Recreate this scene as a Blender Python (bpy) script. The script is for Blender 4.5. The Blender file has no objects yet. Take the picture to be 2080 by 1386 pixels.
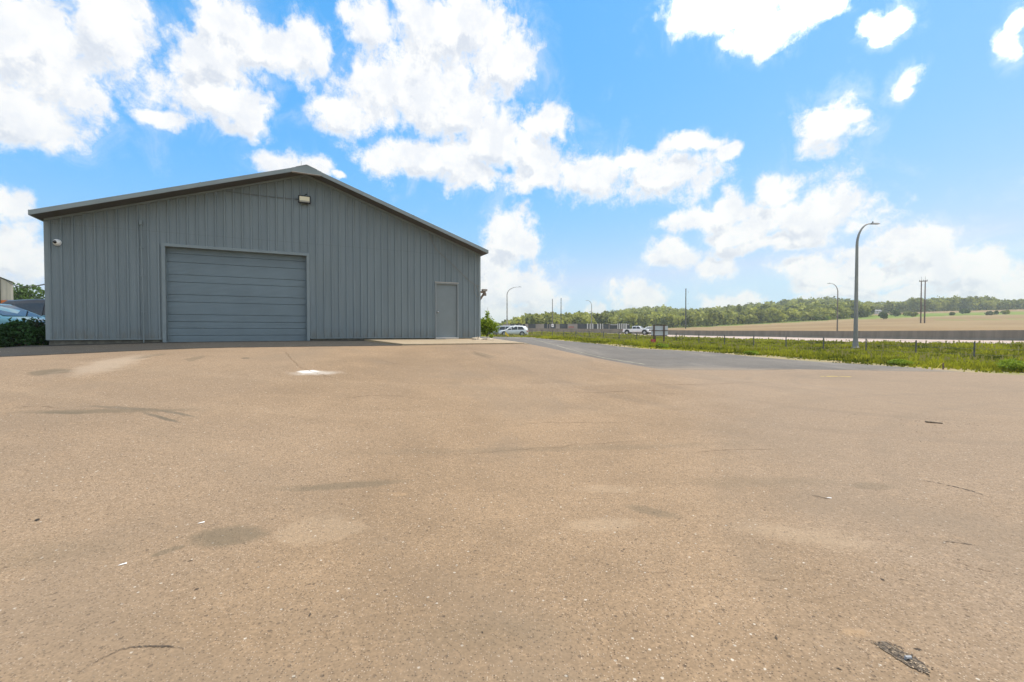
import bpy, bmesh, math, random
import numpy as np
from mathutils import Vector, Matrix, noise
from mathutils.geometry import delaunay_2d_cdt
R = math.radians
random.seed(7); rng = np.random.default_rng(7)
sc = bpy.context.scene
C = sc.collection
# ---------------------------------------------------------------- camera
F = 924.0; CX = 1040.0; HY = 674.5; CAMZ = 1.5
cam = bpy.data.cameras.new('camera'); camo = bpy.data.objects.new('camera', cam); C.objects.link(camo)
cam.sensor_width = 36; cam.lens = 36 * F / 2080; cam.clip_start = 0.05; cam.clip_end = 6000
camo.location = (0, 0, CAMZ)
camo.rotation_euler = (R(90) - math.atan((693 - HY) / F), 0, 0)
sc.camera = camo
# ---------------------------------------------------------------- sun and exposure
SUN_EL = 64.0; SUN_AZ = 20.5         # angle of the sun from +X towards +Y
sun = bpy.data.lights.new('sun', 'SUN'); sun.energy = 4.0; sun.angle = R(0.5); sun.color = (1, .92, .80)
suno = bpy.data.objects.new('sun', sun); C.objects.link(suno)
sd = Vector((math.cos(R(SUN_EL)) * math.cos(R(SUN_AZ)), math.cos(R(SUN_EL)) * math.sin(R(SUN_AZ)), math.sin(R(SUN_EL))))
suno.rotation_euler = sd.to_track_quat('Z', 'Y').to_euler(); suno.location = sd * 60
sc.view_settings.view_transform = 'Standard'; sc.view_settings.look = 'None'
sc.view_settings.exposure = 0.0; sc.view_settings.gamma = 1
# ---------------------------------------------------------------- node helper
class NT:
    def __init__(s, nt): s.nt = nt; s.n = nt.nodes; s.l = nt.links
    def new(s, t, **kw):
        nd = s.n.new(t)
        for k, v in kw.items(): setattr(nd, k, v)
        return nd
    def put(s, sock, v):
        if v is None: return
        if hasattr(v, 'is_output') : s.l.new(v, sock)
        else: sock.default_value = v
    def math(s, op, a, b=None, c=None, clamp=False):
        nd = s.new('ShaderNodeMath', operation=op, use_clamp=clamp)
        s.put(nd.inputs[0], a); s.put(nd.inputs[1], b); s.put(nd.inputs[2], c)
        return nd.outputs[0]
    def vm(s, op, a, b=None, c=None):
        nd = s.new('ShaderNodeVectorMath', operation=op)
        s.put(nd.inputs[0], a); s.put(nd.inputs[1], b)
        if c is not None: s.put(nd.inputs[2], c)
        return nd.outputs['Value'] if op in ('DOT_PRODUCT', 'LENGTH') else nd.outputs[0]
    def noise(s, vec, scale, detail=4, rough=.55, dist=0, dim='3D'):
        nd = s.new('ShaderNodeTexNoise', noise_dimensions=dim)
        s.put(nd.inputs['Vector'], vec); nd.inputs['Scale'].default_value = scale
        nd.inputs['Detail'].default_value = detail; nd.inputs['Roughness'].default_value = rough
        nd.inputs['Distortion'].default_value = dist
        return nd.outputs['Fac']
    def mr(s, v, a, b, c=0., d=1., smooth=True):
        nd = s.new('ShaderNodeMapRange', interpolation_type='SMOOTHSTEP' if smooth else 'LINEAR')
        s.put(nd.inputs['Value'], v)
        for k, x in zip(('From Min', 'From Max', 'To Min', 'To Max'), (a, b, c, d)): s.put(nd.inputs[k], x)
        return nd.outputs[0]
    def mix(s, f, a, b, blend='MIX'):
        nd = s.new('ShaderNodeMix', data_type='RGBA', blend_type=blend)
        s.put(nd.inputs[0], f)
        s.put(nd.inputs[6], a if hasattr(a, 'is_output') else (*a, 1)[:4]); s.put(nd.inputs[7], b if hasattr(b, 'is_output') else (*b, 1)[:4])
        return nd.outputs[2]
# ---------------------------------------------------------------- world: sky and cumulus clouds by direction
world = bpy.data.worlds.new('World'); sc.world = world; world.use_nodes = True
W = NT(world.node_tree); W.n.clear()
BLOBS = [(70,110,210,120),(40,230,120,60),(230,70,85,95),(150,170,110,70),(-120,120,200,130),
 (470,60,70,60),(450,130,100,60),(560,110,110,50),(440,200,110,55),(500,240,60,35),(310,240,45,18),(625,100,50,42),(400,120,55,45),
 (750,55,50,55),(900,80,110,80),(960,70,90,70),(860,190,150,85),(1020,130,62,72),(700,240,75,38),(930,230,110,60),(900,335,140,42),(790,330,45,28),(960,360,90,30),(1000,300,50,60),
 (1105,255,52,34),(1075,310,50,50),(1090,360,50,25),(1195,365,85,44),(1360,362,95,42),(1400,300,55,22),(1475,318,28,18),(1290,330,50,20),
 (595,342,66,28),(692,364,20,8),(30,415,58,38),(38,530,60,62),(1030,490,52,58),(1080,590,52,50),(1000,580,60,70),(1040,640,70,20),
 (1500,20,115,40),(1560,70,75,40),(1400,25,55,30),(1540,105,30,28),(1660,20,40,30),(1765,50,36,24),(1800,48,40,26),(1790,78,24,18),(2055,90,32,32),(2070,35,22,26),(1832,180,30,30),(1845,200,22,16),(1675,262,62,44),(1725,250,32,15),
 (1580,395,45,42),(1690,420,55,55),(1620,450,140,50),(1440,440,95,24),(1470,420,25,30),(1500,480,60,25),(1560,500,120,16),(1375,520,50,28),(1450,538,48,22),
 (1640,545,60,22),(1720,600,70,14),(1860,600,90,20),(1980,600,80,25),(1740,520,60,30),(1830,510,85,45),(1780,550,150,38),(1900,560,60,40),(2010,560,75,46),(1960,545,35,30),(2100,580,60,40),(1690,570,60,20),(1295,608,50,28),(1480,612,62,18),(1820,600,50,14),(1210,640,25,16),
 (1500,-140,160,60),(700,-200,260,80),(150,-200,250,60),(2300,300,160,60),(2400,520,160,80),(-250,420,160,60)]
def azel(px, py):
    u = (px - CX) / F; v = (HY - py) / F
    return math.atan(u), math.atan(v / math.hypot(1, u))
grp = bpy.data.node_groups.new('cloud_field', 'ShaderNodeTree')
grp.interface.new_socket('P', in_out='INPUT', socket_type='NodeSocketVector')
grp.interface.new_socket('D', in_out='OUTPUT', socket_type='NodeSocketFloat')
G_ = NT(grp); gi = G_.new('NodeGroupInput'); go = G_.new('NodeGroupOutput')
wn = G_.new('ShaderNodeTexNoise', noise_dimensions='2D'); wn.inputs['Scale'].default_value = 9; wn.inputs['Detail'].default_value = 5
G_.l.new(gi.outputs[0], wn.inputs['Vector'])
wv = G_.vm('MULTIPLY', G_.vm('SUBTRACT', wn.outputs['Color'], (.5, .5, .5)), (.065, .055, 0))
P = G_.vm('ADD', gi.outputs[0], wv)
acc = None
for (cx, cy, rx, ry) in BLOBS:
    a0, e0 = azel(cx, cy); a1, _ = azel(cx + rx, cy); a2, _ = azel(cx - rx, cy)
    _, e1 = azel(cx, cy + ry); _, e2 = azel(cx, cy - ry)
    ra = abs(a1 - a2) / 2 * 1.16; re = abs(e1 - e2) / 2 * 1.16
    q = G_.vm('MULTIPLY_ADD', P, (1 / ra, 1 / re, 0), (-a0 / ra, -e0 / re, 0))
    d = G_.vm('LENGTH', q)
    if acc is None: acc = d
    else:
        sm = G_.new('ShaderNodeMath', operation='SMOOTH_MIN'); G_.put(sm.inputs[0], acc); G_.put(sm.inputs[1], d); sm.inputs[2].default_value = .12
        acc = sm.outputs[0]
n2 = G_.noise(gi.outputs[0], 22, 6, .62, 0, '2D')
n3 = G_.noise(gi.outputs[0], 60, 5, .7, .3, '2D')
sq = G_.new('ShaderNodeSeparateXYZ'); G_.l.new(gi.outputs[0], sq.inputs[0])
# extra cloud added in the unseen sky overhead and behind, whitening the ambient light
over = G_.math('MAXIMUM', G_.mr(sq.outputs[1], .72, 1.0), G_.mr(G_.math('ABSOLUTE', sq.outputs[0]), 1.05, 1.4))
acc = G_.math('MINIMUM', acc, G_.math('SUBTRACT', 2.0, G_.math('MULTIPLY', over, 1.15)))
dd = G_.math('SUBTRACT', 1.0, acc)
dd = G_.math('ADD', dd, G_.math('MULTIPLY', G_.math('SUBTRACT', n2, .5), 1.05))
dd = G_.math('ADD', dd, G_.math('MULTIPLY', G_.math('SUBTRACT', n3, .5), .65))
for sc_, am_ in ((13, .5), (34, .3)):
    vo_ = G_.new('ShaderNodeTexVoronoi', feature='SMOOTH_F1', voronoi_dimensions='2D'); vo_.inputs['Scale'].default_value = sc_; vo_.inputs['Smoothness'].default_value = .35
    G_.l.new(G_.vm('ADD', gi.outputs[0], G_.vm('MULTIPLY', wv, (.5, .5, 0))), vo_.inputs['Vector'])
    dd = G_.math('ADD', dd, G_.math('MULTIPLY', G_.math('SUBTRACT', .42, vo_.outputs['Distance']), am_))
G_.l.new(dd, go.inputs[0])
tc = W.new('ShaderNodeTexCoord')
sep = W.new('ShaderNodeSeparateXYZ'); W.l.new(tc.outputs['Generated'], sep.inputs[0])
az = W.math('ARCTAN2', sep.outputs[0], sep.outputs[1]); el = W.math('ARCSINE', sep.outputs[2])
cmb = W.new('ShaderNodeCombineXYZ'); W.l.new(az, cmb.inputs[0]); W.l.new(el, cmb.inputs[1])
def field(vec):
    g = W.new('ShaderNodeGroup'); g.node_tree = grp; W.l.new(vec, g.inputs[0]); return g.outputs[0]
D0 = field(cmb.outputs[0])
D1 = field(W.vm('ADD', cmb.outputs[0], (.012, .034, 0)))
alpha = W.math('MAXIMUM', W.math('POWER', W.mr(D0, -.30, .40), 1.25), W.math('MULTIPLY', W.mr(D0, -.95, .05), W.mr(W.noise(cmb.outputs[0], 11, 6, .65, .6, '2D'),   .42, .78, 0, .34)))
shade = W.math('MULTIPLY', W.mr(W.math('SUBTRACT', D1, D0), -.10, .55), W.mr(D0, .0, .55))
sky = W.new('ShaderNodeTexSky', sky_type='NISHITA'); sky.sun_disc = False
sky.sun_elevation = R(SUN_EL); sky.sun_rotation = R(90 - SUN_AZ); sky.air_density = 1.0; sky.dust_density = .6; sky.ozone_density = 1.5
ssp = W.new('ShaderNodeSeparateColor'); W.l.new(W.vm('MULTIPLY', sky.outputs[0], (.1, .1, .1)), ssp.inputs[0])
scb = W.new('ShaderNodeCombineColor')
for i_, (g_, k_, mx_) in enumerate(((1.65, 2.78, .62), (.60, 1.14, .86), (.5, 1.62, 1.06))):
    W.l.new(W.math('MINIMUM', W.math('MULTIPLY', W.math('POWER', ssp.outputs[i_], g_), k_), mx_), scb.inputs[i_])
skyc = W.vm('MULTIPLY', scb.outputs[0], (10, 10, 10))
dn_ = W.noise(cmb.outputs[0], 18, 5, .6, 0, '2D')
body = W.mix(W.mr(dn_, .3, .6), (9.3, 9.5, 9.9), (10.7, 10.6, 10.4))
cl = W.mix(W.math('MULTIPLY', shade, 1.0), body, (7.5, 7.95, 8.8))
# cloud near the sun, above the frame, boosted to add directional ambient light
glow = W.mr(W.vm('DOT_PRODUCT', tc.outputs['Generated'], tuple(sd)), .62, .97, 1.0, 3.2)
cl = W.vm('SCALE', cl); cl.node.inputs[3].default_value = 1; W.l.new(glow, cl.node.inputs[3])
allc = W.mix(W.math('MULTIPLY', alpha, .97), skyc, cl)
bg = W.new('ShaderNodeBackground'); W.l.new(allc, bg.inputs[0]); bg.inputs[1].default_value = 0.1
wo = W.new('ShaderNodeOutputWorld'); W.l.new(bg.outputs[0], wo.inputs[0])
# ---------------------------------------------------------------- geometry frame of the building
O = np.array([-12.12, 11.85]); D1v = np.array([.8949, .4462]); D2v = np.array([-.4462, .8949])
def wp(s, b): p = O + D1v * s - D2v * b; return float(p[0]), float(p[1])
def sb(X, Y):
    x = X - O[0]; y = Y - O[1]; return x * D1v[0] + y * D1v[1], -(x * D2v[0] + y * D2v[1])
def swall(px):
    Z = 33115 / (2890 - px); X = (px - CX) / F * Z; return (X - O[0]) / D1v[0]
def zwall(px, py): Z = 33115 / (2890 - px); return CAMZ + (HY - py) * Z / F
def sst(x): x = np.clip(x, 0, 1); return x * x * (3 - 2 * x)
near_edge = np.array([(44, 10), (42, 22), (39.9, 35.4), (33.7, 46), (27, 62), (17.7, 84), (9, 96), (-2, 104), (-30, 118), (-90, 140)], float)
barr_line = np.array([(66, 5), (64.5, 30), (63, 55), (59.5, 80), (49, 112), (37, 134), (24, 146), (5, 151), (-30, 160), (-90, 175)], float)
def smooth_line(pl, n=8):
    out = []
    P = [pl[0]] + list(pl) + [pl[-1]]
    for i in range(1, len(P) - 2):
        for k in range(n):
            t = k / n; p0, p1, p2, p3 = P[i - 1], P[i], P[i + 1], P[i + 2]
            out.append(.5 * ((2 * p1) + (-p0 + p2) * t + (2 * p0 - 5 * p1 + 4 * p2 - p3) * t * t + (-p0 + 3 * p1 - 3 * p2 + p3) * t ** 3))
    out.append(pl[-1]); return np.array(out)
NE = smooth_line(near_edge); BL = smooth_line(barr_line)
def sdist(X, Y, L):      # signed distance, positive on the far/right side of the line
    X = np.asarray(X, float); Y = np.asarray(Y, float)
    best = np.full(X.shape, 1e9); sgn = np.ones(X.shape)
    for i in range(len(L) - 1):
        a = L[i]; d = L[i + 1] - a; ll = d @ d
        t = np.clip(((X - a[0]) * d[0] + (Y - a[1]) * d[1]) / ll, 0, 1)
        qx = X - a[0] - t * d[0]; qy = Y - a[1] - t * d[1]; dist = np.hypot(qx, qy)
        cr = -(d[0] * (Y - a[1]) - d[1] * (X - a[0]))
        m = dist < best; best = np.where(m, dist, best); sgn = np.where(m, np.sign(cr), sgn)
    return best * sgn
def pxof(X, Y): return CX + F * X / np.maximum(Y, .5)
def zroad(X, Y):
    return CAMZ + np.interp(pxof(X, Y), [900, 1040, 1072, 1200, 1290, 1390, 1440, 1740, 2080, 3000], [0, -.05, -.1, -.35, -.62, -.9, -1.0, -1.17, -1.1, -1.1])
def H(X, Y):
    X = np.asarray(X, float); Y = np.asarray(Y, float)
    s, b = sb(X, Y)
    Pb = np.interp(b, [-100, -70, -50, -26.5, -15.5, -8.2, -2.4, 3, 8.7, 20], [1.4, .95, .8, .9, .55, .3, .25, .08, 0, 0])
    plate = 1.2 - .12 * sst((4 - s) / 8)
    front = 1.09 - .16 * sst((4.5 - s) / 6)
    Fb = np.where(b < 0, plate, np.where(b < 2.6, plate + (front - plate) * b / 2.6, front * (1 - sst((b - 2.0) / 11.5)) / (1 - sst(.6 / 11.5))))
    Fb = np.where(b < 2.6, Fb, np.minimum(Fb, front))
    w = np.interp(b, [-30, -8, -1, 2.5, 6, 14], [22, 14, 6, 3.9, 5, 8])
    g = 1 - np.clip((s - 12.75) / w, 0, 1)
    g = np.where(b < 0, sst(g), g)
    far_plate = np.interp(b, [-60, -20, 0], [0, 1, 1])
    z = Pb + (Fb - Pb) * g * np.where(b < 0, far_plate, 1)
    # swale with the fence line
    zf = -.36 + .0197 * (2.76 - b)
    k = sst((s - 29.0) / 11)
    z = z + (zf - z) * k * (b > -60)
    dn = sdist(X, Y, NE)
    k2 = sst((dn + 11) / 10.5)
    zr = zroad(X, Y)
    z = z + (zr - .05 - z) * np.where(Y > 0, k2, 0)
    # land beyond the barrier
    db = sdist(X, Y, BL)
    px = pxof(X, Y)
    ks = [60, 150, 190, 250, 400, 500, 700, 1500]
    pk = np.array([500, 900, 1017, 1050, 1090, 1190, 1290, 1350, 1390, 1440, 1540, 1637, 1729, 1766, 1900, 1988, 2080, 2500], float)
    rel = {60: [-.2] * 18,
     150: [0, 0, 0, .1, .2, .3, .4, .5, .6, .6, .7, .9, 1.1, 1.2, 1.5, 1.7, 1.8, 2],
     190: [0, 0, .2, .3, .4, .6, .9, 1.1, 1.2, 1.4, 1.8, 2.4, 3, 3.2, 3.7, 3.8, 4, 5],
     250: [0, 0, .3, .7, 1, 1.5, 2, 2.3, 2.5, 2.8, 4.2, 5.4, 6.9, 7.3, 8, 8.3, 8.6, 9],
     400: [-4, -4, -3, 0, 4.0, 5, 8, 9, 9, 9.5, 12, 14, 14, 15.8, 18.2, 19, 20, 21],
     500: [-9, -9, -8, -2, 6, 8.5, 16.5, 17.5, 14, 16.5, 23, 29, 27, 20, 21, 22, 22, 23],
     700: [-12, -12, -10, -5, 3, 7, 13, 14, 13, 14, 18, 22, 21, 18, 18, 19, 20, 20], 1500: [-3] * 18}
    T = np.zeros(X.shape); Yc = np.clip(Y, 60, 1500)
    vals = [CAMZ + np.interp(px, pk, rel[kk]) for kk in ks]
    for i in range(len(ks) - 1):
        m = (Yc >= ks[i]) & (Yc <= ks[i + 1]); t = (Yc - ks[i]) / (ks[i + 1] - ks[i])
        T = np.where(m, vals[i] + (vals[i + 1] - vals[i]) * t, T)
    k3 = sst(db / 35)
    z = z + (T - z) * np.where((Y > 0) & (db > 0), k3, 0)
    z = np.where(Y < -8, z * sst(1 - (-Y - 8) / 20), z)
    return z
def Hs(x, y): return float(H(np.array([x]), np.array([y]))[0])
def GP(px, py, zoff=0):       # where the view ray of a photo pixel meets the ground
    u = (px - CX) / F; v = (HY - py) / F
    Ys = np.concatenate([np.arange(1.2, 30, .02), np.arange(30, 140, .1)])
    f = CAMZ + v * Ys - H(u * Ys, Ys) - zoff
    i = int(np.argmax(f < 0)) if (f < 0).any() else len(Ys) - 1
    return float(u * Ys[i]), float(Ys[i])
# ---------------------------------------------------------------- material library
MATS = {}
def mat(name, col, rough=.6, metal=0., var=.0, vscale=3., bump=0., bscale=40., spec=.5, coat=0.):
    if name in MATS: return MATS[name]
    m = bpy.data.materials.new(name); m.use_nodes = True; T = NT(m.node_tree); b = m.node_tree.nodes['Principled BSDF']
    b.inputs['Roughness'].default_value = rough; b.inputs['Metallic'].default_value = metal
    b.inputs['Specular IOR Level'].default_value = spec
    if coat: b.inputs['Coat Weight'].default_value = coat; b.inputs['Coat Roughness'].default_value = .06
    t = T.new('ShaderNodeTexCoord')
    if var:
        n = T.noise(t.outputs['Object'], vscale, 6, .6)
        c = T.mix(T.mr(n, .3, .7), tuple(x * (1 - var) for x in col), tuple(min(1, x * (1 + var)) for x in col))
        T.l.new(c, b.inputs['Base Color'])
    else: b.inputs['Base Color'].default_value = (*col, 1)
    if bump:
        bn = T.new('ShaderNodeBump'); bn.inputs['Strength'].default_value = bump; bn.inputs['Distance'].default_value = .01
        T.l.new(T.noise(t.outputs['Object'], bscale, 5), bn.inputs['Height']); T.l.new(bn.outputs[0], b.inputs['Normal'])
    MATS[name] = m; return m
def foliage_mat(name, dark, light, scale=.4, trans=.25):
    m = bpy.data.materials.new(name); m.use_nodes = True; T = NT(m.node_tree); b = m.node_tree.nodes['Principled BSDF']
    at = T.new('ShaderNodeAttribute', attribute_name='tone')
    t = T.new('ShaderNodeTexCoord'); n = T.noise(t.outputs['Object'], scale, 3)
    f = T.math('ADD', at.outputs['Fac'], T.math('MULTIPLY', T.math('SUBTRACT', n, .5), .7), clamp=True)
    c = T.mix(f, dark, light); T.l.new(c, b.inputs['Base Color'])
    b.inputs['Roughness'].default_value = .65; b.inputs['Specular IOR Level'].default_value = .25
    tr = T.new('ShaderNodeBsdfTranslucent'); T.l.new(c, tr.inputs[0])
    mx = T.new('ShaderNodeMixShader'); mx.inputs[0].default_value = trans
    T.l.new(b.outputs[0], mx.inputs[1]); T.l.new(tr.outputs[0], mx.inputs[2])
    T.l.new(mx.outputs[0], m.node_tree.nodes['Material Output'].inputs[0]); return m
# ---------------------------------------------------------------- object helpers
def tag(o, label=None, cat=None, group=None, kind=None):
    if label: o['label'] = label
    if cat: o['category'] = cat
    if group: o['group'] = group
    if kind: o['kind'] = kind
    return o
def thing(name, label, cat, loc=(0, 0, 0), rz=0, group=None):
    o = bpy.data.objects.new(name, None); C.objects.link(o); o.location = loc; o.rotation_euler = (0, 0, rz)
    o.empty_display_size = .2
    return tag(o, label, cat, group)
class MB:
    def __init__(s): s.v = []; s.f = []
    def add(s, vs, fs):
        n = len(s.v); s.v += [tuple(map(float, v)) for v in vs]; s.f += [tuple(i + n for i in f) for f in fs]; return s
    def box(s, x0, x1, y0, y1, z0, z1):
        v = [(x, y, z) for z in (z0, z1) for x, y in ((x0, y0), (x1, y0), (x1, y1), (x0, y1))]
        return s.add(v, [(3, 2, 1, 0), (4, 5, 6, 7), (0, 1, 5, 4), (1, 2, 6, 5), (2, 3, 7, 6), (3, 0, 4, 7)])
    def tube(s, pts, rad, n=10, caps=True):
        pts = [Vector(p) for p in pts]; rad = rad if hasattr(rad, '__len__') else [rad] * len(pts)
        vs = []; up = Vector((0, 0, 1)); prev = None
        for i, p in enumerate(pts):
            d = (pts[min(i + 1, len(pts) - 1)] - pts[max(i - 1, 0)]).normalized()
            if prev is None:
                a = up.cross(d) if abs(d.dot(up)) < .95 else Vector((1, 0, 0)).cross(d)
            else: a = prev - d * prev.dot(d)
            a.normalize(); prev = a; c = d.cross(a)
            for k in range(n):
                t = 2 * math.pi * k / n; vs.append(p + (a * math.cos(t) + c * math.sin(t)) * rad[i])
        fs = [(i * n + k, i * n + (k + 1) % n, (i + 1) * n + (k + 1) % n, (i + 1) * n + k) for i in range(len(pts) - 1) for k in range(n)]
        if caps: fs += [tuple(range(n))[::-1], tuple((len(pts) - 1) * n + k for k in range(n))]
        return s.add(vs, fs)
    def prism(s, poly, thick):       # poly: 3-D points of a planar face; thick: offset vector
        n = len(poly); t = Vector(thick)
        vs = [Vector(p) for p in poly] + [Vector(p) + t for p in poly]
        return s.add(vs, [tuple(range(n))[::-1], tuple(range(n, 2 * n))] + [(i, (i + 1) % n, n + (i + 1) % n, n + i) for i in range(n)])
    def build(s, name, m, parent=None, smooth=False, bevel=0, tone=None):
        me = bpy.data.meshes.new(name); me.from_pydata(s.v, [], s.f); me.validate(); me.update()
        bm = bmesh.new(); bm.from_mesh(me); bmesh.ops.recalc_face_normals(bm, faces=bm.faces[:]); bm.to_mesh(me); bm.free()
        me.materials.append(m)
        o = bpy.data.objects.new(name, me); C.objects.link(o)
        if parent: o.parent = parent
        if smooth:
            for p in me.polygons: p.use_smooth = True
        if bevel:
            b = o.modifiers.new('bevel', 'BEVEL'); b.width = bevel; b.segments = 2; b.limit_method = 'ANGLE'
        return o
def fast_mesh(name, V, Fq, m, tone=None, parent=None):     # numpy verts (N,3), faces (M,k)
    me = bpy.data.meshes.new(name); V = np.asarray(V, np.float32); Fq = np.asarray(Fq, np.int32); k = Fq.shape[1]
    me.vertices.add(len(V)); me.vertices.foreach_set('co', V.ravel())
    me.loops.add(Fq.size); me.loops.foreach_set('vertex_index', Fq.ravel())
    me.polygons.add(len(Fq)); me.polygons.foreach_set('loop_start', np.arange(0, Fq.size, k, dtype=np.int32))
    me.polygons.foreach_set('loop_total', np.full(len(Fq), k, np.int32))
    me.update(calc_edges=True)
    if tone is not None:
        a = me.attributes.new('tone', 'FLOAT', 'POINT'); a.data.foreach_set('value', np.asarray(tone, np.float32))
    me.materials.append(m); o = bpy.data.objects.new(name, me); C.objects.link(o)
    if parent: o.parent = parent
    return o
def copy_tree(o, parent=None):
    c = o.copy(); C.objects.link(c); c.parent = parent
    for ch in [x for x in bpy.data.objects if x.parent == o]: copy_tree(ch, c)
    return c
# ---------------------------------------------------------------- sheets over the terrain
def inside(pt, poly):
    x, y = pt; c = False; n = len(poly)
    for i in range(n):
        x1, y1 = poly[i]; x2, y2 = poly[(i + 1) % n]
        if (y1 > y) != (y2 > y) and x < (x2 - x1) * (y - y1) / (y2 - y1) + x1: c = not c
    return c
def sheet(name, poly, step, zoff, m, skirt=.05):
    B = []
    for i in range(len(poly)):
        a = np.array(poly[i]); b = np.array(poly[(i + 1) % len(poly)]); n = max(1, int(np.hypot(*(b - a)) / step))
        B += [tuple(a + (b - a) * k / n) for k in range(n)]
    xs = [p[0] for p in poly]; ys = [p[1] for p in poly]
    I = [(x, y) for x in np.arange(min(xs), max(xs), step) for y in np.arange(min(ys), max(ys), step) if inside((x, y), poly)]
    allp = [Vector(p) for p in B] + [Vector(p) for p in I]; nb = len(B)
    v, e, f, *_ = delaunay_2d_cdt(allp, [(i, (i + 1) % nb) for i in range(nb)], [], 1, 1e-4)
    X = np.array([p[0] for p in v]); Y = np.array([p[1] for p in v]); Z = H(X, Y) + zoff
    vs = list(zip(X, Y, Z)); fs = [tuple(t) for t in f]
    me = bpy.data.meshes.new(name)
    n0 = len(vs)
    # skirt
    cnt = {}
    for t in fs:
        for a, b in zip(t, t[1:] + t[:1]): cnt[(a, b)] = 1
    bd = [(a, b) for (a, b) in cnt if (b, a) not in cnt]
    for a, b in bd:
        i = len(vs); vs += [(vs[a][0], vs[a][1], vs[a][2] - skirt), (vs[b][0], vs[b][1], vs[b][2] - skirt)]
        fs.append((b, a, i, i + 1))
    me.from_pydata(vs, [], fs); me.update(); me.materials.append(m)
    for p in me.polygons[:len(f)]: p.use_smooth = True
    o = bpy.data.objects.new(name, me); C.objects.link(o); return tag(o, kind='structure')
# --- the weathered tan asphalt with its stains
def asphalt(name, base, stones, pits, stains=(), patches=(.85, 1.12), tint2=None, rings=(), dust=None):
    m = bpy.data.materials.new(name); m.use_nodes = True; T = NT(m.node_tree); b = m.node_tree.nodes['Principled BSDF']
    t = T.new('ShaderNodeTexCoord'); P = t.outputs['Object']
    big = T.noise(P, .22, 4, .6); mid = T.noise(P, 1.3, 6, .65); fine = T.noise(P, 60, 4, .7); mott = T.noise(P, 9, 5, .7)
    f = T.math('ADD', T.math('MULTIPLY', big, .6), T.math('MULTIPLY', mid, .4))
    col = T.mix(T.mr(f, .36, .64), tuple(x * patches[0] for x in base), tuple(x * patches[1] for x in base))
    if tint2:
        g = T.noise(T.vm('MULTIPLY', P, (1, .35, 1)), .16, 3, .5, .6)
        gr = T.math('MULTIPLY', T.mr(g, .42, .62), .75)
        # the right hand side of the lot is worn to bare grey stone
        sp = T.new('ShaderNodeSeparateXYZ'); T.l.new(P, sp.inputs[0])
        rt = T.mr(T.math('ADD', T.math('SUBTRACT', sp.outputs[0], T.math('MULTIPLY', sp.outputs[1], .25)), T.math('MULTIPLY', T.math('SUBTRACT', mid, .5), 2)), .2, 2.4)
        gr = T.math('MAXIMUM', T.math('MULTIPLY', gr, .6), T.math('MULTIPLY', rt, .7))
        col = T.mix(gr, col, tint2)
    wear = T.noise(T.vm('MULTIPLY', P, (.45, 2.2, 1)), .9, 5, .6, .4)
    col = T.mix(T.mr(wear, .5, .8, 0, .30), col, tuple(min(1, x * 1.25) for x in base))
    col = T.mix(T.mr(wear, .5, .22, 0, .30), col, tuple(x * .62 for x in base))
    col = T.mix(T.mr(mott, .3, .75, .0, .32), col, tuple(x * .72 for x in base))
    # stones and pits
    vo = T.new('ShaderNodeTexVoronoi', voronoi_dimensions='2D'); vo.inputs['Scale'].default_value = 85; T.l.new(P, vo.inputs['Vector'])
    vc = T.new('ShaderNodeSeparateColor'); T.l.new(vo.outputs['Color'], vc.inputs[0])
    st = T.math('MULTIPLY', T.mr(vo.outputs['Distance'], .42, .2), T.mr(vc.outputs[0], .80, .92))
    col = T.mix(T.math('MULTIPLY', st, .6), col, stones)
    pt = T.math('MULTIPLY', T.mr(vo.outputs['Distance'], .45, .2), T.mr(vc.outputs[1], .80, .93))
    col = T.mix(T.math('MULTIPLY', pt, .75), col, pits)
    vo2 = T.new('ShaderNodeTexVoronoi', voronoi_dimensions='2D'); vo2.inputs['Scale'].default_value = 17; T.l.new(T.vm('ADD', P, (3, 7, 0)), vo2.inputs['Vector'])
    vc2 = T.new('ShaderNodeSeparateColor'); T.l.new(vo2.outputs['Color'], vc2.inputs[0])
    pt2 = T.math('MULTIPLY', T.mr(T.math('ADD', vo2.outputs['Distance'], T.math('MULTIPLY', fine, .15)), .26, .17), T.mr(vc2.outputs[1], .91, .97))
    col = T.mix(T.math('MULTIPLY', pt2, .8), col, pits)
    pt3 = T.math('MULTIPLY', T.mr(T.math('ADD', vo2.outputs['Distance'], T.math('MULTIPLY', fine, .15)), .22, .15), T.mr(vc2.outputs[0], .93, .95))
    col = T.mix(T.math('MULTIPLY', pt3, .7), col, (.7, .64, .54))
    grain = T.noise(P, 24, 3, .75)
    col = T.mix(T.mr(grain, .5, .72, 0, .36), col, tuple(x * .62 for x in base))
    col = T.mix(T.mr(grain, .48, .3, 0, .36), col, tuple(min(1, x * 1.5) for x in base))
    col = T.mix(T.mr(fine, .35, .68, 0, .62), col, tuple(x * .5 for x in base))
    dk = T.noise(T.vm('ADD', P, (11, 5, 0)), .33, 5, .6, .5)
    col = T.mix(T.mr(dk, .5, .68, 0, .45), col, tuple(x * y for x, y in zip(base, (.66, .72, .82))))
    if dust:
        spd = T.new('ShaderNodeSeparateXYZ'); T.l.new(P, spd.inputs[0])
        yy = T.math('ADD', spd.outputs[1], T.math('MULTIPLY', T.math('SUBTRACT', T.noise(T.vm('MULTIPLY', P, (.25, 1, 1)), .8, 5, .6), .5), 5))
        col = T.mix(T.mr(yy, 16.2, 18.6, .6, 0), col, dust)
        stv = T.noise(T.vm('MULTIPLY', P, (.5, .12, 1)), .9, 5, .65, .5)
        col = T.mix(T.mr(stv, .5, .7, 0, .4), col, tuple(min(1, x * 1.6) for x in base))
        col = T.mix(T.mr(stv, .45, .3, 0, .35), col, tuple(x * .7 for x in base))
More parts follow.
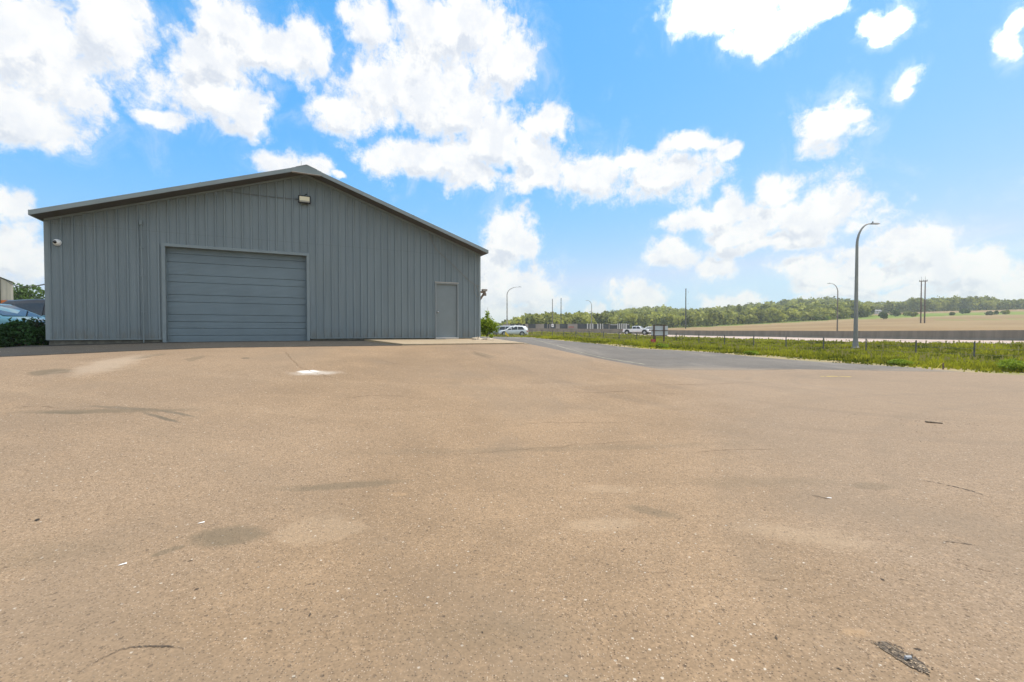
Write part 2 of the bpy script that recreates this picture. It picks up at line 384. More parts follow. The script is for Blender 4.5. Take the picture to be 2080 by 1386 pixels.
    for (x, y, rx, ry, wd, c, k) in rings:
        q = T.vm('MULTIPLY', T.vm('SUBTRACT', P, (x, y, 0)), (1 / rx, 1 / ry, 0))
        rd = T.math('ABSOLUTE', T.math('SUBTRACT', T.math('ADD', T.vm('LENGTH', q), T.math('MULTIPLY', T.math('SUBTRACT', mid, .5), .03)), 1))
        col = T.mix(T.math('MULTIPLY', T.mr(rd, wd, wd * .3, 0, k), T.mr(wear, .35, .6)), col, c)
    # stains
    if stains:
        wnn = T.new('ShaderNodeTexNoise'); wnn.inputs['Scale'].default_value = 2.8; wnn.inputs['Detail'].default_value = 6; wnn.inputs['Roughness'].default_value = .65
        T.l.new(P, wnn.inputs['Vector'])
        wv = T.vm('SUBTRACT', wnn.outputs['Color'], (.5, .5, .5))
        for (x, y, rx, ry, ang, c, k, soft, wob) in stains:
            q = T.vm('ADD', P, T.vm('MULTIPLY', wv, (wob, wob, 0)))
            mp = T.new('ShaderNodeMapping', vector_type='TEXTURE'); T.l.new(q, mp.inputs[0])
            mp.inputs['Location'].default_value = (x, y, 0); mp.inputs['Rotation'].default_value = (0, 0, ang); mp.inputs['Scale'].default_value = (rx, ry, 1)
            d = T.vm('LENGTH', T.vm('MULTIPLY', mp.outputs[0], (1, 1, 0)))
            d = T.math('ADD', d, T.math('MULTIPLY', T.math('SUBTRACT', mott, .5), .9))
            mask = T.math('MULTIPLY', T.mr(d, 1 + soft, 1 - soft), T.mr(mott, .2, .6, k * .7, k))
            col = T.mix(mask, col, c)
    T.l.new(col, b.inputs['Base Color'])
    b.inputs['Roughness'].default_value = .88; b.inputs['Specular IOR Level'].default_value = .3
    hgt = T.math('ADD', T.math('MULTIPLY', fine, .6), T.math('SUBTRACT', T.math('MULTIPLY', st, .6), T.math('MULTIPLY', T.math('ADD', pt, pt2), 1.0)))
    bn = T.new('ShaderNodeBump'); bn.inputs['Strength'].default_value = .7; bn.inputs['Distance'].default_value = .006
    T.l.new(hgt, bn.inputs['Height']); T.l.new(bn.outputs[0], b.inputs['Normal'])
    return m
def stain(px, py, rx, ry, col, k=.6, soft=.25, wob=.35, tilt=0):
    x, y = GP(px, py); xr, yr = GP(px + rx, py - tilt); xt, yt = GP(px, py - ry); xb, yb = GP(px, py + ry)
    ang = math.atan2(yr - y, xr - x)
    return (x, y, max(.02, math.hypot(xr - x, yr - y)), max(.02, abs(yt - yb) / 2 * abs(math.cos(ang))), ang, col, min(.95, k * (1.35 if col == DK else 1)), soft, 1.7 * wob * min(1, .10 + abs(yt - yb)))
DK = (.135, .105, .066); LT = (.50, .38, .25)
STAINS = [stain(98, 758, 34, 7, DK, .55), stain(220, 838, 160, 4, DK, .5, .5, .5, 2), stain(325, 852, 34, 2.2, (.10,.085,.06), .75, .4, .5, -10), stain(355, 842, 40, 2, (.12,.10,.07), .7, .4, .5, -7), stain(240, 832, 60, 2.5, (.12,.10,.07), .6, .5, .5, -3), stain(120, 842, 55, 2.5, DK, .6, .5, .5, 1),
 stain(303, 725, 15, 6, DK, .35, .15), stain(394, 730, 11, 7, DK, .35, .15), stain(498, 729, 9, 1.2, (.05,.05,.04), .8, .3, .1),
 stain(715, 992, 100, 8, DK, .42, .35, .25, 8), stain(460, 1098, 70, 20, DK, .5, .3, .3, 0), stain(336, 1127, 36, 10, DK, .45, .2, .2, 12),
 stain(640, 1085, 85, 28, LT, .16, .25, .5), stain(1325, 1045, 55, 9, DK, .35, .3, .3, -12), stain(1225, 1073, 70, 13, LT, .2, .4, .3, 4),
 stain(1240, 1000, 60, 8, LT, .15, .4, .3), stain(1775, 993, 45, 7, DK, .3, .4, .2), stain(1745, 1300, 30, 10, (.42,.27,.14), .35, .5, .1),
 stain(1640, 1095, 130, 22, LT, .18, .6, .6, -14), stain(600, 1000, 60, 6, DK, .2, .5, .3),
 stain(625, 757, 20, 3, (.86,.84,.80), .95, .45, .5), stain(640, 759, 42, 4.5, (.75,.72,.66), .35, .6, .6),
 stain(225, 740, 50, 22, (.55,.45,.34), .30, .5, .6, 16), stain(1150, 915, 330, 5, DK, .2, .7, .4, 10), stain(1560, 985, 150, 10, DK, .2, .7, .4),
 stain(980, 722, 22, 4, DK, .3, .4, .2, -6), stain(810, 1010, 16, 3, (.42,.27,.14), .25, .4, .1), stain(1000,1300,160,30,DK,.16,.8,.5), stain(60,1130,120,30,DK,.2,.8,.6)]
RINGS = [(9, 16, 9.0, 8.5, .03, (.17, .125, .085), 0.28), (9, 16, 10.8, 10.2, .025, (.17, .125, .085), 0.25), (-4, 22, 14, 14, .016, (.42, .31, .2), 0.10), (-4, 22, 15.7, 15.7, .014, (.42, .31, .2), 0.08),
 (14, 1, 11, 9, .02, (.18, .135, .09), 0.23), (14, 1, 12.6, 10.4, .018, (.18, .135, .09), 0.23), (-12, -3, 14, 10, .02, (.2, .15, .1), 0.17), (2, 14, 3.6, 5, .03, (.18, .13, .09), 0.17), (16, 12, 8, 5, .02, (.18, .14, .1), 0.25), (16, 12, 9.2, 6.1, .02, (.18, .14, .1), 0.25)]
M_TAN = asphalt('weathered_tan_asphalt', (.315, .213, .124), (.68, .54, .40), (.08, .055, .04), STAINS, patches=(.78, 1.16), tint2=(.30, .225, .158), rings=RINGS)
M_GREY = asphalt('sealed_grey_asphalt', (.165, .143, .118), (.3, .3, .3), (.05, .05, .055), patches=(.75, 1.25), dust=(.33, .245, .16))
M_DARK = asphalt('dark_asphalt', (.052, .047, .039), (.28, .26, .24), (.04, .04, .04))
M_CONC = asphalt('worn_concrete', (.44, .34, .22), (.6, .55, .48), (.2, .17, .13), patches=(.85, 1.1))
# curved edge between the tan lot and the grey drive
CURVE = [GP(1062, 699), GP(1095, 706), GP(1130, 716), GP(1160, 726), GP(1190, 737), GP(1215, 747)]
CURVE = [(.36, 15.2), (.95, 15.5), (1.55, 15.85), (2.1, 16.2), (2.7, 16.6), (3.3, 16.95), (4.1, 17.15), (5.2, 17.1)]
FAR_EDGE = [(7, 16.95), (9, 17.0), (11, 17.5), (13, 17.3), (15, 16.9), (16.9, 16.75)]
front_line = [wp(s, 2.6 + .05 * math.sin(s)) for s in np.arange(-9, 12.6, .6)]
lot = front_line + CURVE + FAR_EDGE + [(18.3, 14), (21, 8), (25, 0), (25, -12), (-26, -12), (-26, 2)]
sheet('parking_lot', lot, .3, 0.012, M_TAN)
ge = [(17 - .446 * t + .35 * math.sin(t * .6) , 16.75 + .895 * t) for t in np.arange(0, 37, 1.0)]
side = [wp(12.35, b) for b in (-30, -24, -18, -12, -8, -4, 0)]
drive = CURVE + FAR_EDGE + ge[1:] + side + [wp(12.8, .2), wp(12.95, 2.2)]
sheet('driveway', drive, .4, 0.008, M_GREY)
strip = [wp(s, 2.6 + .05 * math.sin(s)) for s in np.arange(-9, 8.8, .6)] + [wp(8.62, 2.55), wp(8.3, 1.6), wp(7.95, .6), wp(7.9, -.02)] + [wp(s, -.02) for s in np.arange(7.4, -.4, -.6)] + [wp(-.8, .75), wp(-9, 1.0)]
sheet('asphalt_apron', strip, .3, 0.017, M_DARK)
pad = [wp(7.96, -.02), wp(12.75, -.02), wp(13.0, 1.4), wp(12.9, 2.55)] + [wp(s, 2.6) for s in np.arange(12.4, 8.9, -.5)] + [wp(8.66, 2.55), wp(8.4, 1.6)]
sheet('concrete_pad', pad, .3, 0.05, M_CONC, .09)
# low concrete lip between the raised tan ramp and the grey drive
def ribbon(name, pts, w, m, z0=.016, h=.03, kind='structure'):
    vs = []; fs = []
    for i, p in enumerate(pts):
        a = np.array(pts[max(i - 1, 0)]); b = np.array(pts[min(i + 1, len(pts) - 1)]); d = b - a; d /= np.hypot(*d); n = np.array([-d[1], d[0]])
        ww = w[i] if hasattr(w, '__len__') else w
        for k in (-1, 1):
            q = np.array(p) + n * k * ww / 2; z = Hs(*q)
            vs += [(q[0], q[1], z + z0 + h), (q[0], q[1], z - .03)]
        if i:
            j = 4 * i; fs += [(j - 4, j, j + 2, j - 2), (j - 3, j + 1, j, j - 4), (j - 2, j + 2, j + 3, j - 1)]
    n_ = len(vs); fs += [(0, 2, 3, 1), (n_ - 4, n_ - 3, n_ - 1, n_ - 2)]
    o = MB().add(vs, fs).build(name, m); return tag(o, kind=kind)
ribbon('kerb', list(smooth_line(np.array(CURVE), 4)), [.24] * 22 + [.16, .11, .09, .07, .05, .04, .03], mat('kerb_concrete', (.56, .46, .33), .9, var=.25, vscale=6), h=.02)
# ---------------------------------------------------------------- terrain
def build_ground():
    ang = np.concatenate([np.arange(-180, -62, 3.0), np.arange(-62, 62, .3), np.arange(62, 180, 3.0)])
    rad = np.concatenate([[.01], np.arange(1, 60, .5), np.arange(60, 160, 1.5), np.geomspace(160, 2500, 70)])
    A, Rr = np.meshgrid(R(1) * ang, rad); X = Rr * np.sin(A); Y = Rr * np.cos(A); Z = H(X.ravel(), Y.ravel()).reshape(X.shape)
    x, y = X.ravel(), Y.ravel(); s, b = sb(x, y); dn = sdist(x, y, NE); db = sdist(x, y, BL)
    lower = ((s < 28.0 - .25) & (Y.ravel() < 60) & (b > -28)) | (Y.ravel() < 14)
    zz = Z.ravel() - np.where(lower, .06, 0) - np.where((dn > 0.3) & (db < 1), .1, 0)
    zz += np.where(db > 8, 0.0, 0.0)
    na, nr = len(ang), len(rad)
    i, j = np.meshgrid(np.arange(nr - 1), np.arange(na), indexing='ij'); j2 = (j + 1) % na
    Fq = np.stack([i * na + j, i * na + j2, (i + 1) * na + j2, (i + 1) * na + j], -1).reshape(-1, 4)
    m = bpy.data.materials.new('grass_and_field'); m.use_nodes = True; T = NT(m.node_tree); bs = m.node_tree.nodes['Principled BSDF']
    bs.inputs['Roughness'].default_value = .95; bs.inputs['Specular IOR Level'].default_value = .1
    zone = T.new('ShaderNodeAttribute', attribute_name='tone').outputs['Fac']       # 0 verge, 1 ploughed field, 2 meadow band
    Pn = T.new('ShaderNodeTexCoord').outputs['Object']
    n1 = T.noise(Pn, .8, 5); n2_ = T.noise(T.vm('MULTIPLY', Pn, (.3, 1, 1)), .05, 5)
    verge = T.mix(T.mr(n1, .35, .65), (.26, .22, .08), (.13, .16, .02))
    dirt = T.mix(T.mr(n1, .3, .7), (.34, .26, .15), (.22, .2, .09))
    fieldc = T.mix(T.mr(n2_, .35, .65), (.23, .152, .076), (.29, .205, .108))
    mead = T.mix(T.mr(n2_, .3, .7), (.11, .17, .02), (.19, .22, .05))
    c = T.mix(T.mr(zone, -1, 0, 0, 1, False), dirt, verge)
    c = T.mix(T.mr(zone, 0, 1, 0, 1, False), c, fieldc); c = T.mix(T.mr(zone, 1, 2, 0, 1, False), c, mead)
    T.l.new(c, bs.inputs['Base Color'])
    px = pxof(x, y)
    sedge = s - 28.2
    tone = np.where(db > 1, 1.0, 0.0)
    tone = np.where((sedge < 2.2) & (sedge > -3) & (db < 0), -1.0, tone)
    d = y
    band = (d > 262 + 9 * np.sin(px / 60) + .06 * (px - 1900)) & (d < 335) & (px > 1740) & (px < 2600)
    tone = np.where(band & (y > 0), 2.0, tone)
    tone = np.where((y > 0) & (px < 1770) & (d > np.interp(px, [1000, 1440, 1729, 1770], [180, 245, 262, 285])), 2.0, tone)
    b2 = (d > 214) & (d < 222) & (px > 1890); tone = np.where(b2, 1.7, tone)
    tone = np.where((y < 0), 0, tone)
    o = fast_mesh('ground', np.stack([x, y, zz], 1), Fq[:, ::-1], m, tone)
    for p in o.data.polygons: p.use_smooth = True
    tag(o, kind='structure')
build_ground()
# highway: ruled surface between its near edge and the barrier
def build_highway():
    n = 140
    def res(L):
        d = np.concatenate([[0], np.cumsum(np.hypot(*np.diff(L, axis=0).T))]); t = np.linspace(0, d[-1], n)
        return np.stack([np.interp(t, d, L[:, 0]), np.interp(t, d, L[:, 1])], 1)
    a, b = res(NE), res(BL); k = 14
    V = []; 
    for i in range(n):
        for j in range(k + 1):
            p = a[i] + (b[i] + 0 - a[i]) * j / k; V.append((p[0], p[1], float(zroad(p[0], p[1])) + .02))
    Fq = [(i * (k + 1) + j, i * (k + 1) + j + 1, (i + 1) * (k + 1) + j + 1, (i + 1) * (k + 1) + j) for i in range(n - 1) for j in range(k)]
    m = mat('pale_highway_concrete', (.43, .33, .27), .9, var=.10, vscale=.3)
    o = fast_mesh('highway', V, Fq, m); tag(o, kind='structure')
    for f_, w_, c_ in ((.12, .15, 'w'), (.80, .15, 'y')):
        L = a + (b - a) * f_; mb = MB()
        for i in range(n - 1):
            d = L[i + 1] - L[i]; d /= np.hypot(*d); nn = np.array([-d[1], d[0]]) * w_ / 2
            q = [L[i] - nn, L[i + 1] - nn, L[i + 1] + nn, L[i] + nn]
            mb.add([(p[0], p[1], float(zroad(p[0], p[1])) + .032) for p in q], [(0, 1, 2, 3)])
        tag(mb.build('lane_marking', mat('road_paint_' + c_, (.75, .74, .7) if c_ == 'w' else (.6, .45, .1), .8)), kind='structure')
    # barrier
    mb = MB(); prof = [(-.30, 0), (-.26, .12), (-.14, .42), (-.10, 1.36), (.10, 1.36), (.14, .42), (.3, 0)]
    Lb = BL; vs = []
    for i in range(len(Lb)):
        d = Lb[min(i + 1, len(Lb) - 1)] - Lb[max(i - 1, 0)]; d /= np.hypot(*d); nn = np.array([d[1], -d[0]])
        z = float(zroad(*Lb[i]))
        vs += [(Lb[i][0] + nn[0] * u, Lb[i][1] + nn[1] * u, z - .1 + w * 1.05) for u, w in prof]
    q = len(prof); mb.add(vs, [(i * q + j, i * q + j + 1, (i + 1) * q + j + 1, (i + 1) * q + j) for i in range(len(Lb) - 1) for j in range(q - 1)])
    m = bpy.data.materials.new('stained_barrier_concrete'); m.use_nodes = True; T = NT(m.node_tree); bs = m.node_tree.nodes['Principled BSDF']
    P = T.new('ShaderNodeTexCoord').outputs['Object']
    st = T.noise(T.vm('MULTIPLY', P, (1.2, 1.2, .12)), 1.0, 5, .6)
    T.l.new(T.mix(T.mr(st, .3, .7), (.17, .145, .11), (.235, .20, .155)), bs.inputs['Base Color']); bs.inputs['Roughness'].default_value = .9
    o = mb.build('concrete_barrier', m); tag(o, 'long grey stained concrete barrier along the far side of the highway', 'barrier')
build_highway()
# ---------------------------------------------------------------- metal building
M_SID = bpy.data.materials.new('grey_blue_steel_siding'); M_SID.use_nodes = True
def siding():
    T = NT(M_SID.node_tree); b = M_SID.node_tree.nodes['Principled BSDF']; P = T.new('ShaderNodeTexCoord').outputs['Object']
    sp = T.new('ShaderNodeSeparateXYZ'); T.l.new(P, sp.inputs[0])
    n = T.noise(T.vm('MULTIPLY', P, (2.2, 2.2, .25)), 1.6, 5, .6); g = T.noise(P, .5, 3)
    c = T.mix(T.mr(n, .3, .7), (.158, .194, .208), (.182, .221, .236))
    c = T.mix(T.mr(g, .45, .7, 0, .18), c, (.20, .222, .205))
    seam = T.mr(T.math('ABSOLUTE', T.math('SUBTRACT', sp.outputs[2], 4.33)), .008, .004, 0, .35)
    c = T.mix(seam, c, (.1, .11, .12))
    dirt = T.math('MULTIPLY', T.mr(sp.outputs[2], 1.30, 1.75, 1, 0), T.mr(T.noise(T.vm('MULTIPLY', P, (3, 3, 1)), 2.5, 5, .65), .35, .7, 0, .55))
    c = T.mix(dirt, c, (.14, .125, .10))
    T.l.new(c, b.inputs['Base Color']); b.inputs['Roughness'].default_value = .42; b.inputs['Specular IOR Level'].default_value = .4
siding()
M_TRIM = mat('grey_steel_trim', (.19, .228, .238), .45, var=.06, vscale=2)
M_FASC = mat('grey_roof_trim', (.20, .235, .24), .45, var=.06, vscale=2)
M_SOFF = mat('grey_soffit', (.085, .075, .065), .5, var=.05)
M_ROOF = mat('grey_roof_steel', (.3, .32, .33), .4)
BL_ = 12.19; ZB = 1.295; ZE = 4.42; ZR = 6.505
rzb = math.atan2(D1v[1], D1v[0])
bld = thing('metal_building', 'grey blue ribbed steel building with a low gable roof beside the tan lot', 'building', (O[0], O[1], 0), rzb)
# local frame: x = s, y = depth (positive into the building), z up
def roofz(s): return ZR - (ZR - ZE) * (abs(s - 6.195) / (6.195 if s < 6.195 else BL_ - 6.195))
g0, g1, gt = 2.53, 6.19, 3.93; m0, m1, mt = 10.43, 11.31, 3.29
def ribbed(length, zb, topf, openings, off, first=.09, pitch=.2286, h=.034):
    pts = [(0, 0)]; s = first
    while s < length - .03:
        pts += [(s - .034, 0), (s - .018, h), (s + .018, h), (s + .034, 0)]
        for q in (pitch * .36, pitch * .5, pitch * .64):
            if s + q + .01 < length: pts += [(s + q - .01, 0), (s + q, .0035), (s + q + .01, 0)]
        s += pitch
    pts.append((length, 0)); pts = [p for p in pts if 0 <= p[0] <= length]
    for a, b, _ in openings: pts += [(a, 0), (b, 0)]
    pts.append((6.195, 0)) if length == BL_ else None
    pts.sort(key=lambda p: p[0])
    mb = MB()
    for (a, ha), (b, hb) in zip(pts, pts[1:]):
        if b - a < 1e-5: continue
        z0 = zb; mid = (a + b) / 2
        for (oa, ob, oz) in openings:
            if oa < mid < ob: z0 = oz
        mb.add([(a, -ha - off, z0), (b, -hb - off, z0), (b, -hb - off, topf(b)), (a, -ha - off, topf(a))], [(0, 1, 2, 3)])
    return mb
wl = ribbed(BL_, ZB, lambda s: roofz(s) - .01, [(g0, g1, gt), (m0, m1, mt)], 0)
def build_flat(mb, name, m, parent):
    me = bpy.data.meshes.new(name); me.from_pydata(mb.v, [], mb.f); me.update(); me.materials.append(m)
    o = bpy.data.objects.new(name, me); C.objects.link(o); o.parent = parent; return o
build_flat(wl, 'front_wall', M_SID, bld)
DEP = 18.3
for nm, xx in (('side_wall', 0.0), ('side_wall', BL_)):
    MB().box(xx - .02 if xx else 0.0, xx if xx else .02, .012, DEP, ZB, ZE - .02).build(nm, M_SID, bld)
MB().box(.02, BL_ - .02, DEP - .05, DEP, ZB, ZE).build('back_wall', M_SID, bld)
for x0, x1 in ((.03, g0 - .02), (g1 + .02, m0 - .01), (m1 + .01, BL_ - .03)):
    MB().box(x0, x1, .03, .12, .6, ZB - .001).build('skirt_board', mat('weathered_skirt_board', (.16, .15, .12), .9, var=.3, vscale=5), bld)
for x0, x1 in ((0, g0 - .1), (g1 + .1, m0 - .03), (m1 + .03, BL_)):
    MB().add([(x0, -.036, ZB - .012), (x1, -.036, ZB - .012), (x1, -.036, ZB + .012), (x0, -.036, ZB + .012), (x0, .02, ZB - .012), (x1, .02, ZB - .012)], [(0, 1, 2, 3), (0, 4, 5, 1)]).build('base_trim', M_TRIM, bld)
for x0 in (-.012, BL_ - .075):
    MB().box(x0, x0 + .087, -.03, .09, ZB - .004, ZE - .03).build('corner_trim', M_TRIM, bld, bevel=.004)
# roof
OV = .58; EV = .06; th = .12; RC = BL_ / 2 + .10; slope = (ZR - ZE) / (BL_ / 2)
def slab(sgn, y0, y1, zlo, zhi, name, m, sin=0., ext=EV):
    mb = MB(); c = RC; run = RC if sgn < 0 else BL_ - RC; slope = (ZR - ZE) / run; sout = run + ext if abs(ext) < 1 else ext
    def pt(d, y, z): return (c + sgn * d, y, ZR - slope * d + z)
    v = [pt(sin, y0, zlo), pt(sout, y0, zlo), pt(sout, y0, zhi), pt(sin, y0, zhi), pt(sin, y1, zlo), pt(sout, y1, zlo), pt(sout, y1, zhi), pt(sin, y1, zhi)]
    mb.add(v, [(0, 1, 2, 3), (4, 7, 6, 5), (0, 4, 5, 1), (3, 2, 6, 7), (1, 5, 6, 2), (0, 3, 7, 4)]); return mb.build(name, m, bld)
for sg in (-1, 1):
    slab(sg, -OV + .03, DEP + .3, .03, th - .02, 'roof_panel', M_ROOF)
    slab(sg, -OV, -OV + .028, 0.0, th, 'fascia', M_FASC, 0, EV + .01)
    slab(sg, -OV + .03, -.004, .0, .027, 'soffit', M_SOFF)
    slab(sg, -.07, -.026, -.055, -.002, 'rake_trim', M_TRIM, 0, -.01)
    slab(sg, -OV - .008, -OV - .002, -.004, th + .006, 'fascia_joint', M_FASC, 2.72 if sg < 0 else 3.3, 2.76 if sg < 0 else 3.34)
    e = MB(); c = BL_ / 2 + sg * (BL_ / 2 + EV + .011); zt = ZR - slope * (BL_ / 2 + EV)
    e.box(min(c, c + sg * .025), max(c, c + sg * .025), -OV, DEP + .3, zt - .01, zt + th); e.build('eave_fascia', M_FASC, bld)
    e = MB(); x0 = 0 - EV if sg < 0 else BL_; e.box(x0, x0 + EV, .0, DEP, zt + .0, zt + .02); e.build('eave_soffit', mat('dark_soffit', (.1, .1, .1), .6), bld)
c = RC
MB().prism([(c - .42, -OV - .012, ZR - slope * .42 + .02), (c + .42, -OV - .012, ZR - slope * .42 + .02), (c + .42, -OV - .012, ZR - slope * .42 + th + .004), (c, -OV - .012, ZR + th + .004), (c - .42, -OV - .012, ZR - slope * .42 + th + .004)], (0, .01, 0)).build('gable_plate', M_FASC, bld)
MB().box(c - .42, c + .42, -OV - .016, -OV + .1, ZR - slope * .42 + .006, ZR - slope * .42 + .02).build('gable_plate_edge', mat('pale_trim_edge', (.4, .38, .35), .5), bld)
MB().add([(c - .3, -OV - .02, ZR + th - .3 * slope + .012), (c, -OV - .02, ZR + th + .016), (c + .3, -OV - .02, ZR + th - .3 * slope + .012), (c - .3, DEP + .3, ZR + th - .3 * slope + .012), (c, DEP + .3, ZR + th + .016), (c + .3, DEP + .3, ZR + th - .3 * slope + .012)], [(0, 1, 4, 3), (1, 2, 5, 4)]).build('ridge_cap', M_ROOF, bld)
# overhead door
def local(mb, name, m, par, **k): return mb.build(name, m, par, **k)
for x0, x1, z0, z1, nm in ((g0 - .085, g0, 1.14, gt + .07, 'door_casing'), (g1, g1 + .085, 1.17, gt + .07, 'door_casing'), (g0 - .085, g1 + .085, gt, gt + .085, 'door_casing')):
    if nm and x1 - x0 < .2: MB().box(x0, x1, -.045, .17, z0, gt - .001).build(nm, M_TRIM, bld, bevel=.004)
    else: MB().box(x0, x1, -.047, .17, z0, z1).build('door_header', M_TRIM, bld, bevel=.004)
def overhead():
    mb = MB(); zs = []; z = 1.205; top = gt + .03
    # corrugated panels: repeating wide flat with fine ribs and a narrow groove
    prof = [(z, 0)]
    per = [.235, .375]; k = 0
    joints = [1.205]
    while z < top:
        h_ = [.20, .21, .19, .21, .36, .215, .36, .215, .36, .24, .35][k % 11]; k += 1
        n = int(h_ / .04)
        prof.append((z + .006, -.010))
        for i in range(n):
            a = z + .012 + (h_ - .024) * i / n; w = (h_ - .024) / n
            prof += [(a + w * .15, -.010), (a + w * .35, -.0065), (a + w * .65, -.0065), (a + w * .85, -.010)]
        z += h_; prof += [(z - .010, -.010), (z - .004, .012), (z, .012)]
    x0, x1 = g0 - .02, g1 + .02
    for (za, ya), (zb_, yb) in zip(prof, prof[1:]):
        if zb_ - za < 1e-6: continue
        sag = .0
        mb.add([(x0, .13 + ya, za), (x1, .13 + ya, za), (x1, .13 + yb, zb_), (x0, .13 + yb, zb_)], [(0, 1, 2, 3)])
    return mb
od = build_flat(overhead(), 'overhead_door', mat('overhead_door_paint', (.145, .190, .212), .42, var=.07, vscale=1.2), bld)
MB().box(g0, g1, .115, .15, 1.165, 1.207).build('bottom_seal', mat('black_rubber', (.02, .02, .02), .8), od)
MB().prism([(g0 + .02, .10, 1.17), (g0 + .05, .10, 1.17), (g0 + .006, .10, 1.75)], (0, .006, 0)).build('loose_weather_strip', M_TRIM, od)
# entry door
dr = MB().box(m0 + .045, m1 - .04, .03, .075, 1.30, mt - .05).build('entry_door', mat('entry_door_paint', (.175, .205, .212), .4, var=.04), bld, bevel=.003)
for x0, x1, z0, z1 in ((m0, m0 + .042, 1.27, mt - .047), (m1 - .037, m1, 1.27, mt - .047), (m0, m1, mt - .046, mt)):
    MB().box(x0, x1, -.035, .09, z0, z1).build('door_frame', mat('door_frame_paint', (.24, .265, .27), .45), bld, bevel=.003)
MB().box(m0 - .015, m1 + .015, -.055, -.02, mt + .001, mt + .028).build('drip_cap', mat('drip_cap_metal', (.4, .38, .35), .5), bld)
MB().box(m0, m1, -.05, .09, 1.262, 1.288).build('threshold', mat('aluminium', (.75, .75, .76), .3, .8), bld)
kb = MB().tube([(m0 + .105, .03, 2.23), (m0 + .105, -.0, 2.23), (m0 + .105, -.012, 2.23), (m0 + .105, -.045, 2.23), (m0 + .105, -.05, 2.23)], [.033, .033, .014, .027, .014], 14).build('handle', mat('brushed_chrome', (.7, .7, .7), .25, 1), dr, smooth=True)
def bl_world(s, y, z): return (O[0] + D1v[0] * s + D2v[0] * y, O[1] + D1v[1] * s + D2v[1] * y, z)
# interior darkness closes through walls; things fixed to the building
def wall_thing(name, label, cat, s, z, y=-.02): return thing(name, label, cat, bl_world(s, y, z), rzb)
sF = swall(621.5); zF = zwall(621.5, 409)
fl = wall_thing('floodlight', 'black framed rectangular floodlight under the gable peak of the grey building', 'floodlight', sF, zF)
MB().box(-.19, .17, -.125, -.055, -.125, .115).build('housing', mat('black_housing', (.012, .012, .012), .5), fl, bevel=.012)
MB().box(-.155, .135, -.130, -.124, -.09, .082).build('lens', mat('floodlight_lens', (.72, .66, .46), .25), fl)
MB().box(-.155, .135, -.133, -.1305, -.09, -.045).build('painted_lens_shade', mat('lens_shadow_strip', (.35, .33, .26), .3), fl)  # shade along the lower lens, put in as a darker coloured strip
MB().box(-.05, .03, -.06, .02, -.03, .03).build('bracket', MATS['black_housing'], fl)
MB().tube([(.0, -.09, .11), (.01, -.1, .15), (.06, -.11, .165)], [.012, .014, .02], 8).build('photocell', MATS['black_housing'], fl)
sA = swall(444); zA = zwall(444, 389)
pts = []
for i in range(15):
    t = i / 14; px = 444 + (609 - 444) * t; py = 388.5 + (407.5 - 388.5) * t + 1.2 * math.sin(math.pi * t)
    pts.append(bl_world(swall(px), -.035, zwall(px, py)))
tag(MB().tube(pts, .0085, 6).build('power_cable', mat('grey_cable', (.12, .13, .14), .6)), 'thin grey cable running down the gable wall to the floodlight', 'cable')
sC = swall(121); zC = zwall(121, 494)
cm = wall_thing('security_camera', 'white dome security camera high on the left end of the wall', 'camera', sC, zC)
MB().tube([(0, .01, 0), (0, -.03, 0), (0, -.05, 0), (0, -.085, -.01), (0, -.10, -.014)], [.085, .088, .08, .062, .03], 20).build('housing', mat('white_plastic', (.8, .8, .78), .35), cm, smooth=True)
MB().tube([(-.02, -.075, 0), (-.022, -.10, 0), (-.023, -.117, .0), (-.024, -.124, .0)], [.043, .043, .03, .008], 16).build('lens', mat('black_glass', (.01, .01, .012), .08), cm, smooth=True)
sP = swall(291); zt = zwall(291, 458)
cd = wall_thing('conduit_pipe', 'slim painted conduit pipe with a small box on top left of the overhead door', 'pipe', sP, 1.15)
MB().tube([(.02, -.035, 0), (.02, -.035, 1.2), (.0, -.035, zt - 1.15)], .013, 8).build('pipe', M_TRIM, cd)
MB().box(-.03, .03, -.075, 0, zt - 1.16, zt - 1.04).build('junction_box', M_TRIM, cd, bevel=.006)
for hz in (.9, 1.9, 2.7): MB().box(-.035, .05, -.052, -.016, hz, hz + .02).build('clamp', M_TRIM, cd)
CB = [(872, 471), (875, 484), (881, 499), (887, 509), (900, 521), (914, 534), (928, 547), (943, 562), (955, 573), (966, 580), (973, 582)]
pts = [bl_world(swall(x), -.04, zwall(x, y)) for x, y in CB]
tag(MB().tube(pts, .009, 6).build('power_cable', mat('weathered_cable', (.2, .19, .17), .7)), 'loose cable hanging from the right roof edge down to the wall corner', 'cable')
LP = []
for i in range(16):
    t = i / 15; a = 5.2 * t; LP.append(bl_world(swall(968) + .10 * math.sin(a) , -.045, zwall(968, 581) - .42 * math.sin(math.pi * t) ))
tag(MB().tube(LP, .007, 6).build('cable_loop', MATS['weathered_cable']), 'slack loop of cable beside the bracket on the wall corner', 'cable')
br = thing('wall_bracket', 'weathered wooden bracket with a small box on the right building corner', 'bracket', bl_world(BL_ + .01, .12, zwall(976, 595)), rzb)
MW = mat('weathered_wood', (.17, .12, .08), .85, var=.35, vscale=12)
MB().box(0, .26, -.045, .045, .0, .07).build('arm', MW, br, bevel=.004)
MB().prism([(0, -.03, -.36), (0, -.03, -.26), (.17, -.03, 0), (.25, -.03, 0)], (0, .06, 0)).build('brace', MW, br)
MB().box(.13, .31, -.08, .08, .071, .15).build('top_box', mat('dusty_grey_box', (.26, .23, .2), .7), br, bevel=.005)
MB().box(.17, .28, -.05, .05, -.10, -.002).build('hanging_box', mat('brown_box', (.16, .12, .09), .7), br, bevel=.005)
